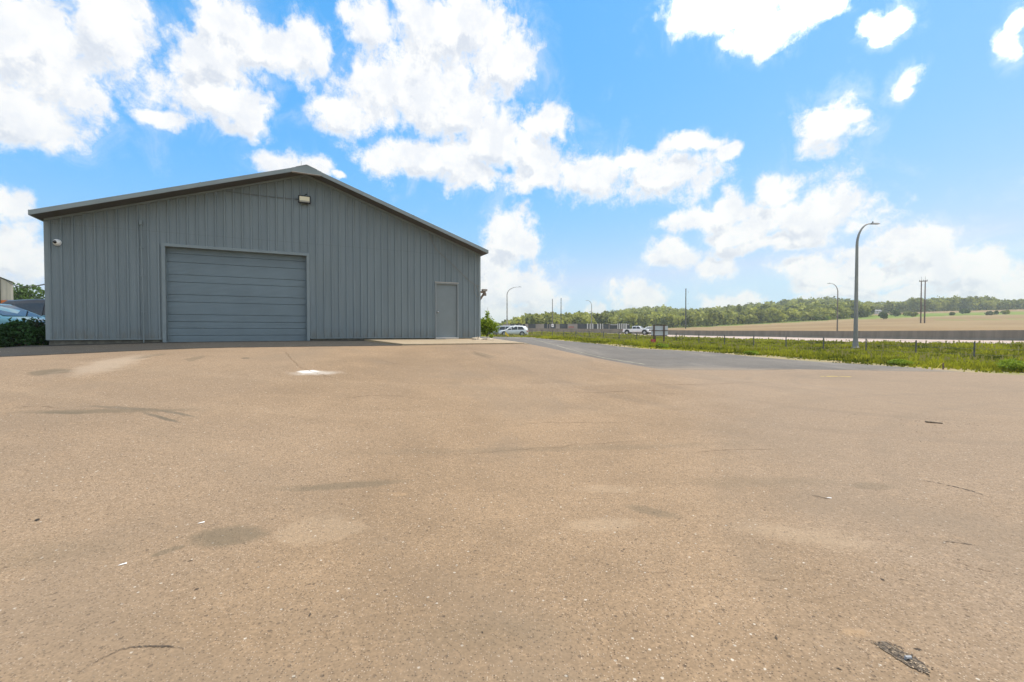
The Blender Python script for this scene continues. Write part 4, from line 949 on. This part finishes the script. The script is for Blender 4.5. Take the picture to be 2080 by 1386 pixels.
def upole(px, ytop, ybase, Z, r, label, cross=False, dots=False, m=None):
    x = (px - CX) / F * Z; zb_ = CAMZ + (HY - ybase) * Z / F; h = (ybase - ytop) * Z / F
    t = thing('utility_pole', label, 'utility pole', (x, Z, zb_))
    MB().tube([(0, 0, -1), (0, 0, h)], [r, r * .65], 10).build('pole', m or mat('grey_pole', (.14, .135, .13), .8), t)
    if cross: MB().box(-.45, .45, -.06, .06, h - .12, h).build('crossarm', M_UP, t)
    if dots:
        for k in range(4): MB().tube([(1.05, 0, h - 1.2 - k * 5.2), (1.05, 0, h - 1.65 - k * 5.2)], .06, 6).build('insulator', mat('insulator_grey', (.3, .3, .3), .4), t)
    return t
upole(1122, 607.5, 671, 150, .16, 'left of two thin grey poles behind the panelled wall')
upole(1139.5, 606, 671, 150, .16, 'right of two thin dark poles behind the panelled wall', m=mat('dark_pole', (.07, .07, .07), .8))
upole(1392.5, 587, 672, 200, .28, 'lone dark utility pole with small insulators in front of the hill', True, True, m=mat('dark_pole_b', (.09, .085, .075), .8))
Z = 191; x = (1873.5 - CX) / F * Z; zb_ = Hs(x, Z)
t = thing('twin_utility_pole', 'pair of brown wooden poles joined by a crossarm in the brown field', 'utility pole', (x, Z, zb_), R(-28)); hh = CAMZ + (HY - 570) * Z / F - zb_
for k in (-1, 1): MB().tube([(k * .62, 0, -1), (k * .62, 0, hh)], [.26, .17], 10).build('pole', mat('brown_pole_wood', (.11, .06, .045), .85, var=.3), t); MB().tube([(k * .62, 0, hh), (k * .62, 0, hh + 1.6)], .04, 6).build('lightning_rod', M_UP, t)
MB().box(-1.35, 1.35, -.14, .14, hh - .5, hh - .18).build('crossarm', M_UP, t)
for k in (-1.2, 0, 1.2): MB().tube([(k, 0, hh - .18), (k, 0, hh + .25)], .09, 6).build('insulator', MATS['insulator_grey'] if 'insulator_grey' in MATS else mat('insulator_grey', (.3, .3, .3), .4), t)
# ---------------------------------------------------------------- panelled wall beyond the highway
def panel_wall():
    Z = 175.0
    def X(px): return (px - CX) / F * Z
    def zz(py): return CAMZ + (HY - py) * Z / F
    t = thing('panelled_wall', 'long low concrete wall with dark openings and white posts beyond the barrier', 'wall', (0, 0, 0))
    mc = mat('wall_concrete', (.30, .265, .23), .9, var=.15, vscale=.2); md = mat('dark_opening', (.035, .04, .052), .5, var=.3, vscale=.5); mw = mat('white_post_paint', (.6, .6, .57), .6)
    MB().box(X(1022), X(1281), Z, Z + .6, zz(676), zz(668.3)).build('plinth', mc, t)
    darks = [(1036.5, 1045), (1048, 1054), (1056.7, 1059.8), (1062, 1066.5), (1073, 1088), (1105, 1111.5), (1112.7, 1116), (1118, 1129), (1137, 1153), (1173, 1236.7), (1238, 1279.6)]
    px = 1022
    for a, b in darks:
        if a - px > .5: MB().box(X(px), X(a), Z + .05, Z + .55, zz(668.2), zz(np.interp(px, [1022, 1280], [658.6, 657.6]))).build('concrete_panel', mc, t)
        MB().box(X(a) + .01, X(b) - .01, Z + .25, Z + .5, zz(668.2), zz(658.4)).build('dark_panel', md, t); px = b
    for a, b in [(1192.3, 1194.6), (1197.8, 1199.8), (1203, 1205), (1213, 1215.4), (1218.5, 1220.5), (1223.6, 1225), (1254, 1255.6), (1257.5, 1259.4), (1262, 1264), (1266.3, 1268.4), (1270.4, 1273)]:
        MB().box(X(a), X(b), Z - .1, Z + .2, zz(668.4), zz(657.6)).build('white_post', mw, t)
    MB().box(X(1240), X(1254), Z - .1, Z + .2, zz(660.5), zz(659.5)).build('white_rail', mw, t); MB().box(X(1273), X(1278), Z - .1, Z + .2, zz(660.5), zz(659.5)).build('white_rail', mw, t)
    MB().box(X(1155), X(1166), Z - .01, Z + .04, zz(666.5), zz(663)).build('red_patch', mat('faded_red_paint', (.36, .16, .14), .8, var=.3, vscale=1), t)
panel_wall()
x = (1122.4 - CX) / F * 128; t = thing('road_sign', 'small square white road sign before the thin poles', 'sign', (x, 128, 1.2))
MB().box(-.32, .32, -.02, .02, 1.7, 2.55).build('plate', mat('sign_white', (.75, .75, .73), .5), t); MB().box(-.03, .03, .021, .07, 0, 2.5).build('post', M_POST, t); MB().box(-.16, .16, -.026, -.021, 1.95, 2.3).build('marking', mat('sign_grey_mark', (.3, .32, .33), .6), t)
# ---------------------------------------------------------------- board sign, red sign, pallets
Zs = 42.0
def bx(px): return (px - CX) / F * Zs
def bz(py): return CAMZ + (HY - py) * Zs / F
x0 = bx(1338); zg = Hs(x0, Zs)
sg = thing('board_sign', 'large blank two board sign on brown posts seen from behind at the fence', 'sign', (x0, Zs, 0))
mwb = mat('sign_board_white', (.62, .63, .64), .6, var=.06, vscale=2); mbr = mat('brown_sign_wood', (.12, .07, .045), .85, var=.3, vscale=5)
for a, b in ((662.2, 671.2), (672.6, 681.4)): MB().box(bx(1323) - x0, bx(1356.5) - x0, 0, .02, bz(b), bz(a)).build('board', mwb, sg)
for px in (1328, 1348.3): MB().box(bx(px) - x0 - .05, bx(px) - x0 + .05, -.11, -.002, min(zg, bz(701)) - .2, bz(660.6)).build('post', mbr, sg)
for a, pa, pb in ((660.9, 1326, 1354), (671.8, 1324, 1356), (682, 1322, 1355)): MB().box(bx(pa) - x0, bx(pb) - x0, -.05, -.0025, bz(a) - .035, bz(a) + .03).build('rail', mbr, sg)
MB().box(bx(1334) - x0 - .02, bx(1334) - x0 + .02, .3, .34, zg, bz(682)).build('rear_prop', mbr, sg)
xr = bx(1322.7); rs = thing('red_sign', 'small red sign with white lettering at the foot of the board sign', 'sign', (xr, Zs - .6, 0))
mr_ = mat('red_sign_paint', (.42, .015, .02), .5); mwt = mat('sign_letter_white', (.6, .25, .25), .6)
pl = MB().box(-.21, .21, 0, .015, bz(697.7), bz(689)).build('plate', mr_, rs)
zt_ = bz(690.4)
for w_, dz in ((.30, 0), (.22, -.1), (.26, -.19)):
    xx = -w_ / 2; lb = MB()
    while xx < w_ / 2: lw = random.uniform(.014, .024); lb.box(xx, xx + lw, -.004, -.0005, zt_ + dz - .022, zt_ + dz + .022); xx += lw + .012
    lb.build('lettering', mwt, pl)
for k in (-.18, .18): MB().box(k - .012, k + .012, .016, .04, Hs(xr, Zs - .6) - .1, bz(689)).build('leg', M_POST, rs)
for px, py, lab in ((1307, 699.5, 'weathered pallet lying in the grass left of the red sign'), (1335, 701, 'weathered pallet lying under the board sign')):
    x, y = (px - CX) / F * 40.3, 40.3; z = max(Hs(x, y), CAMZ - (py - HY) * 40.3 / F - .14)
    t = thing('pallet', lab, 'pallet', (x, y, z), .1, 'pallets by the board sign')
    for i in range(5): MB().box(-.5 + i * .21, -.5 + i * .21 + .13, -.5, .5, .1, .125).build('deck_board', mat('pallet_wood', (.42, .36, .27), .9, var=.2), t)
    for i in (-.47, 0, .42): MB().box(-.5, .47, i, i + .06, 0, .098).build('stringer', mat('pallet_stringer', (.13, .10, .07), .9), t)
# ---------------------------------------------------------------- vehicles (x forward, wheels on z = 0)
M_TYRE = mat('tyre_rubber', (.02, .02, .02), .85); M_RIM = mat('alloy_rim', (.45, .46, .47), .3, .8); M_GL = mat('tinted_glass', (.02, .026, .032), .06, 0, spec=.8); M_BLK = mat('black_trim', (.015, .015, .016), .5)
M_HL = mat('headlight_glass', (.7, .72, .74), .12); M_TL = mat('tail_light_red', (.35, .01, .01), .25)
def car(name, label, cat, st, paint, wheels, wr, glass_side, wind, rear, loc, rz, extras=None, hw=.92, z0=.28, clad=None):
    # st: stations (x, z_belt, z_top, y_top factor)
    t = thing(name, label, cat, loc, rz); mb = MB(); vs = []; n = 13
    def half(x, zb, zt, yt):
        x0, x1 = st[0][0], st[-1][0]; e = min(1, (x - x0) / .45 + .0, (x1 - x) / .45 + .0); e = .80 + .20 * math.sqrt(max(0, min(1, e)))
        w = hw * e
        return [(w * .86, z0), (w * .97, z0 + .10), (w, z0 + .32), (w * .985, zb - .10), (w * .955, zb), (w * yt, zt - .07 if zt - zb > .15 else zt - .02), (w * yt * .86, zt - .015 if zt - zb > .15 else zt)]
    for (x, zb, zt, yt) in st:
        h_ = half(x, zb, zt, yt); sec = [(x, -y, z) for y, z in h_] + [(x, 0, h_[-1][1] + .015)] + [(x, y, z) for y, z in reversed(h_)]
        vs += sec
    q = 15; mb.add(vs, [(i * q + j, i * q + j + 1, (i + 1) * q + j + 1, (i + 1) * q + j) for i in range(len(st) - 1) for j in range(q - 1)] + [(i * q + q - 1, i * q, (i + 1) * q, (i + 1) * q + q - 1) for i in range(len(st) - 1)] + [tuple(range(q))[::-1], tuple((len(st) - 1) * q + j for j in range(q))])
    body = mb.build('body', paint, t, smooth=False)
    for p in body.data.polygons: p.use_smooth = len(p.vertices) == 4
    sx = [s_[0] for s_ in st]
    def S(x): return [float(np.interp(x, sx, [s_[k] for s_ in st])) for k in (1, 2, 3)]
    for (xa, xb, fa, fb) in glass_side:          # xa..xb bottom, fa..fb top x
        for sg_ in (-1, 1):
            P_ = []
            for x, f in ((xa, .08), (xb, .08), (fb, .86), (fa, .86)):
                zb, zt, yt = S(x); h_ = half(x, zb, zt, yt); (ya, za), (yb2, zb2) = h_[4], h_[5]
                P_.append((x, sg_ * (ya + (yb2 - ya) * f + .012), za + (zb2 - za) * f))
            MB().add(P_, [(0, 1, 2, 3)]).build('side_window', M_GL, t)
    for nm, (xa, xb) in (('windscreen', wind), ('rear_window', rear)):
        if xa is None: continue
        V = []
        for x, f in ((xa, .9), (xb, .93)):
            zb, zt, yt = S(x); h_ = half(x, zb, zt, yt); y_, z_ = h_[6]; V += [(x + (.012 if nm == 'windscreen' else -.012), -y_ * f, z_ + .014), (x + (.012 if nm == 'windscreen' else -.012), y_ * f, z_ + .014)]
        MB().add([V[0], V[1], V[3], V[2]], [(0, 1, 2, 3)]).build(nm, M_GL, t)
    for wx in wheels:
        for sg_ in (-1, 1):
            y = sg_ * hw
            MB().tube([(wx, y * .90, wr), (wx, y * .9 + sg_ * .088 + sg_ * .02, wr)], wr * 1.17, 24).build('wheel_arch', M_BLK, t)
            w = MB().tube([(wx, y * .80, wr), (wx, y * .99 + sg_ * .01, wr), (wx, y * .99 + sg_ * .03, wr)], [wr, wr, wr * .93], 26).build('tyre', M_TYRE, t)
            r_ = MB().tube([(wx, y * .99 + sg_ * .025, wr), (wx, y * .99 + sg_ * .04, wr)], [wr * .68, wr * .62], 20); r_.build('rim', M_RIM, w)
    xf = st[-1][0]; xb = st[0][0]; zf = st[-1][1]; zr = st[0][1]
    for sg_ in (-1, 1):
        MB().box(xf - .22, xf + .02, min(sg_ * hw * .50, sg_ * hw * .845), max(sg_ * hw * .50, sg_ * hw * .845), zf - .2, zf - .05).build('headlight', M_HL, t, bevel=.02)
        MB().box(xb - .02, xb + .16, min(sg_ * hw * .60, sg_ * hw * .875), max(sg_ * hw * .60, sg_ * hw * .875), zr - .28, zr + .0).build('tail_light', M_TL, t, bevel=.02)
        m_x = wind[0] - .25 if wind[0] else 0; m_z = S(m_x)[0]
        MB().box(m_x - .08, m_x + .10, min(sg_ * hw * .99, sg_ * (hw + .16)), max(sg_ * hw * .99, sg_ * (hw + .16)), m_z + .02, m_z + .17).build('mirror', M_BLK if clad else paint, t, bevel=.03)
    MB().box(xf - .03, xf + .025, -hw * .45, hw * .45, zf - .3, zf - .08).build('grille', M_BLK, t)
    if clad: MB().box(xf - .1, xf + .05, -hw * .8, hw * .8, z0 + .0, z0 + .16).build('bumper', clad, t, bevel=.03); 
    return t
P_WHITE = mat('white_car_paint', (.74, .75, .74), .25, coat=.6); P_SILV = mat('silver_car_paint', (.42, .44, .46), .3, .5, coat=.6); P_BLUE = mat('pale_blue_car_paint', (.06, .17, .21), .3, .2, coat=.5); P_GUN = mat('gunmetal_car_paint', (.03, .033, .038), .35, .3, coat=.3)
SUV = [(-2.2, .92, .97, .9), (-2.12, 1.0, 1.25, .80), (-1.85, 1.0, 1.56, .76), (-1.2, .98, 1.66, .76), (-.2, .96, 1.70, .77), (.35, .95, 1.62, .76), (.75, .95, 1.38, .78), (1.2, .96, 1.04, .84), (1.8, .88, .94, .86), (2.15, .76, .82, .84), (2.3, .62, .66, .8)]
SEDAN = [(-2.3, .86, .9, .9), (-2.1, .92, 1.0, .86), (-1.5, .92, 1.10, .8), (-1.0, .92, 1.34, .72), (-.4, .92, 1.45, .72), (.3, .9, 1.42, .72), (.8, .9, 1.22, .76), (1.3, .88, .97, .84), (1.8, .82, .90, .86), (2.2, .70, .76, .84), (2.35, .56, .6, .8)]
MINI = [(-2.5, 1.0, 1.1, .9), (-2.42, 1.02, 1.62, .78), (-2.1, 1.02, 1.76, .78), (-.5, 1.02, 1.80, .79), (.5, 1.0, 1.74, .78), (1.0, 1.0, 1.46, .8), (1.5, 1.0, 1.12, .84), (2.1, .86, .93, .86), (2.45, .66, .7, .82)]
def place(px, Z, py=None): x = (px - CX) / F * Z; return (x, Z, Hs(x, Z) if py is None else CAMZ - (py - HY) * Z / F)
car('parked_suv', 'white crossover parked behind the grass right of the building facing left', 'car', SUV, P_WHITE, (-1.4, 1.42), .36, [(-1.75, -.75, -1.45, -.70), (-.68, .25, -.64, .2), (.31, 1.0, .27, .55)], (1.14, .42), (-2.15, -1.9), place(1044, 72, 683.2), R(180 - 8))
car('parked_minivan', 'silver van parked behind the white crossover', 'van', MINI, P_SILV, (-1.5, 1.5), .36, [(-2.2, -.9, -2.1, -.9), (-.82, .1, -.82, .1), (.18, 1.05, .18, .7)], (1.45, .6), (-2.49, -2.4), place(1018, 78, 683), R(180 - 150 + 140))
car('parked_sedan', 'pale blue car at the left edge behind the dark bush', 'car', SEDAN, P_BLUE, (-1.42, 1.45), .33, [(-1.3, -.45, -.95, -.42), (-.38, .35, -.38, .32), (.42, 1.05, .38, .62)], (1.24, .42), (-1.5, -1.0), (-16.5, 14.15, .98), R(3))
car('parked_minivan', 'dark gunmetal van behind the pale blue car', 'van', MINI, P_GUN, (-1.5, 1.5), .36, [(-2.3, -1.0, -2.2, -1.0), (-.92, .1, -.92, .1), (.18, 1.05, .18, .7)], (1.45, .6), (-2.49, -2.4), (-18.3, 17.6, .95), R(180 + 3))
# pickup
def pickup():
    lc = place(1293, 100, 680.4); t = thing('pickup_truck', 'white lifted crew cab pickup driving on the highway with black fender flares', 'pickup truck', lc, R(-30))
    hw = .98; z0 = .62
    def sec(x, zs):  # list of (y,z)
        return [(x, -y, z) for y, z in zs] + [(x, y, z) for y, z in reversed(zs)]
    def loft(rows):
        mb = MB(); q = len(rows[0]); vs = [v for r in rows for v in r]
        mb.add(vs, [(i * q + j, i * q + (j + 1) % q, (i + 1) * q + (j + 1) % q, (i + 1) * q + j) for i in range(len(rows) - 1) for j in range(q)] + [tuple(range(q))[::-1], tuple((len(rows) - 1) * q + j for j in range(q))]); return mb
    low = lambda x, w, zt: sec(x, [(w * .9, z0), (w, z0 + .15), (w, zt - .12), (w * .95, zt), (w * .5, zt + .02)])
    loft([low(-.75, hw, 1.28), low(1.2, hw, 1.28), low(1.5, hw, 1.34), low(2.4, hw * .96, 1.28), low(2.75, hw * .9, 1.18), low(2.82, hw * .86, 1.0)]).build('body', P_WHITE, t, smooth=False, bevel=.02)
    cab = lambda x, zt, wt: sec(x, [(hw * .94, 1.25), (hw * wt, zt - .06), (hw * wt * .85, zt)])
    loft([cab(-.78, 1.84, .78), cab(-.6, 1.9, .78), cab(.6, 1.91, .79), cab(.85, 1.85, .80), cab(1.45, 1.33, .9)]).build('cab', P_WHITE, t, bevel=.02)
    for a, b, c_, d_ in ((-.66, .12, .10, -.62), (.2, 1.15, .72, .2)):
        for sg_ in (-1, 1):
            MB().add([(a, sg_ * .925, 1.33), (b, sg_ * .925, 1.33), (c_, sg_ * .80, 1.80), (d_, sg_ * .80, 1.80)], [(0, 1, 2, 3)]).build('side_window', M_GL, t)
    MB().add([(1.42, -.8, 1.375), (1.42, .8, 1.375), (.93, .66, 1.81), (.93, -.66, 1.81)], [(0, 1, 2, 3)]).build('windscreen', M_GL, t)
    bed = MB(); bed.box(-2.75, -.76, -hw, -hw + .08, z0, 1.30).box(-2.75, -.76, hw - .08, hw, z0, 1.30).box(-2.83, -2.751, -hw, hw, z0 + .05, 1.30).box(-2.75, -.76, -hw + .081, hw - .081, z0 + .05, .85); bed.build('cargo_bed', P_WHITE, t)
    for wx in (-1.85, 1.95):
        for sg_ in (-1, 1):
            y = sg_ * hw
            MB().tube([(wx, y * .9, .62), (wx, y * 1.03, .62)], .56, 24).build('fender_flare', M_BLK, t)
            w = MB().tube([(wx, y * .8, .47), (wx, y * 1.07, .47), (wx, y * 1.1, .47)], [.47, .47, .43], 26).build('tyre', M_TYRE, t); MB().tube([(wx, y * 1.09, .47), (wx, y * 1.12, .47)], [.27, .24], 18).build('rim', M_RIM, w)
    MB().box(2.76, 2.86, -.55, .55, .86, 1.16).build('grille', M_BLK, t); MB().box(2.7, 2.95, -.88, .88, .58, .78).build('bumper', P_WHITE, t, bevel=.03)
    for sg_ in (-1, 1):
        MB().box(2.6, 2.84, min(sg_ * .56, sg_ * .87), max(sg_ * .56, sg_ * .87), .98, 1.16).build('headlight', M_HL, t, bevel=.02); MB().box(1.05, 1.2, min(sg_ * .98, sg_ * 1.2), max(sg_ * .98, sg_ * 1.2), 1.33, 1.58).build('mirror', P_WHITE, t, bevel=.03)
        MB().box(-2.85, -2.75, min(sg_ * .8, sg_ * .985), max(sg_ * .8, sg_ * .985), .95, 1.25).build('tail_light', M_TL, t)
pickup()
car('passing_suv', 'far white car behind the barrier between the pickup and the board sign', 'car', SUV, P_WHITE, (-1.4, 1.42), .36, [(-1.75, -.75, -1.45, -.70), (-.68, .25, -.64, .2), (.31, 1.0, .27, .55)], (1.14, .42), (-2.15, -1.9), ((1316 - CX) / F * 160, 160, CAMZ + (HY - 663.8) * 160 / F - 1.7), R(165))
# ---------------------------------------------------------------- pale building at the far left
def left_building():
    t = thing('warehouse', 'pale ribbed warehouse with an orange band at the far left edge', 'building', (0, 0, 0))
    A = np.array([(29 - CX) / F * 34.0, 34.0]); dirv = np.array([-.93, -.36]); dirv /= np.hypot(*dirv)
    def Q(d, z, o=0): n = np.array([.36, -.93]); p = A + dirv * d + n * o; return (p[0], p[1], z)
    zt0 = CAMZ + (HY - 576) * 34 / F
    w = MB(); d = 0
    def top(d): return zt0 + .50 * d if d < 4 else zt0 + 2.0 - .14 * (d - 4)
    while d < 18:
        w.add([Q(d, .8, 0), Q(d + .12, .8, .03), Q(d + .12, top(d + .12), .03), Q(d, top(d), 0), Q(d + .3, .8, .03), Q(d + .42, .8, 0), Q(d + .42, top(d + .42), 0), Q(d + .3, top(d + .3), .03)], [(0, 1, 2, 3), (1, 4, 7, 2), (4, 5, 6, 7)]); d += .42
    w.build('wall', mat('pale_warehouse_siding', (.50, .45, .41), .6, var=.05), t)
    MB().add([Q(0, .8, .05), Q(18, .8, .05), Q(18, CAMZ + 2.35, .05), Q(0, CAMZ + 2.35, .05)], [(0, 1, 2, 3)]).build('orange_band', mat('orange_band_paint', (.62, .16, .03), .5), t)
    bk = np.array([-.86, .5]) * 20
    MB().add([Q(0, .8), (Q(0, .8)[0] + bk[0], Q(0, .8)[1] + bk[1], .8), (Q(0, 0)[0] + bk[0], Q(0, 0)[1] + bk[1], zt0), Q(0, zt0)], [(0, 1, 2, 3)]).build('side_wall', MATS['pale_warehouse_siding'], t)
    r = MB()
    for a, b in ((-.15, 4), (4, 18.2)):
        pa, pb = Q(a, top(max(a, 0)) + .06, .15), Q(b, top(b) + .06, .15); r.add([pa, pb, (pb[0] + bk[0], pb[1] + bk[1], pb[2]), (pa[0] + bk[0], pa[1] + bk[1], pa[2])], [(0, 1, 2, 3)])
    r.build('roof', M_ROOF, t)
    p = Q(.72, 0, .08); MB().box(p[0] - .03, p[0] + .03, p[1] - .03, p[1] + .03, .9, top(.7) - .05).build('downspout', mat('dark_downspout', (.06, .055, .05), .6), t)
    a = Vector(Q(.3, top(.3) - .0, .1)); b = Vector(bl_world(-.02, 3.5, zwall(90, 577) + .3)); Zb = b.y
    b = Vector(((96 - CX) / F * 14.5, 14.5, CAMZ + (HY - 577.5) * 14.5 / F))
    pts = [a.lerp(b, i / 14) + Vector((0, 0, -.25 * math.sin(math.pi * i / 14))) for i in range(15)]
    tag(MB().tube(pts, .02, 6).build('overhead_cable', MATS['black_trim']), 'dark cable strung from the pale warehouse to the grey building', 'cable')
left_building()

# ---------------------------------------------------------------- summer haze
hz = bpy.data.materials.new('pale_air'); hz.use_nodes = True; hz.node_tree.nodes.clear()
hv = hz.node_tree.nodes.new('ShaderNodeVolumePrincipled'); ho = hz.node_tree.nodes.new('ShaderNodeOutputMaterial')
hv.inputs['Color'].default_value = (.86, .95, .88, 1); hv.inputs['Density'].default_value = .00045; hv.inputs['Anisotropy'].default_value = .2
hz.node_tree.links.new(hv.outputs[0], ho.inputs['Volume'])
tag(MB().box(-2700, 2700, -2700, 2700, -8, 75).build('haze', hz), 'thin pale summer haze over the far hills', 'haze', kind='stuff')
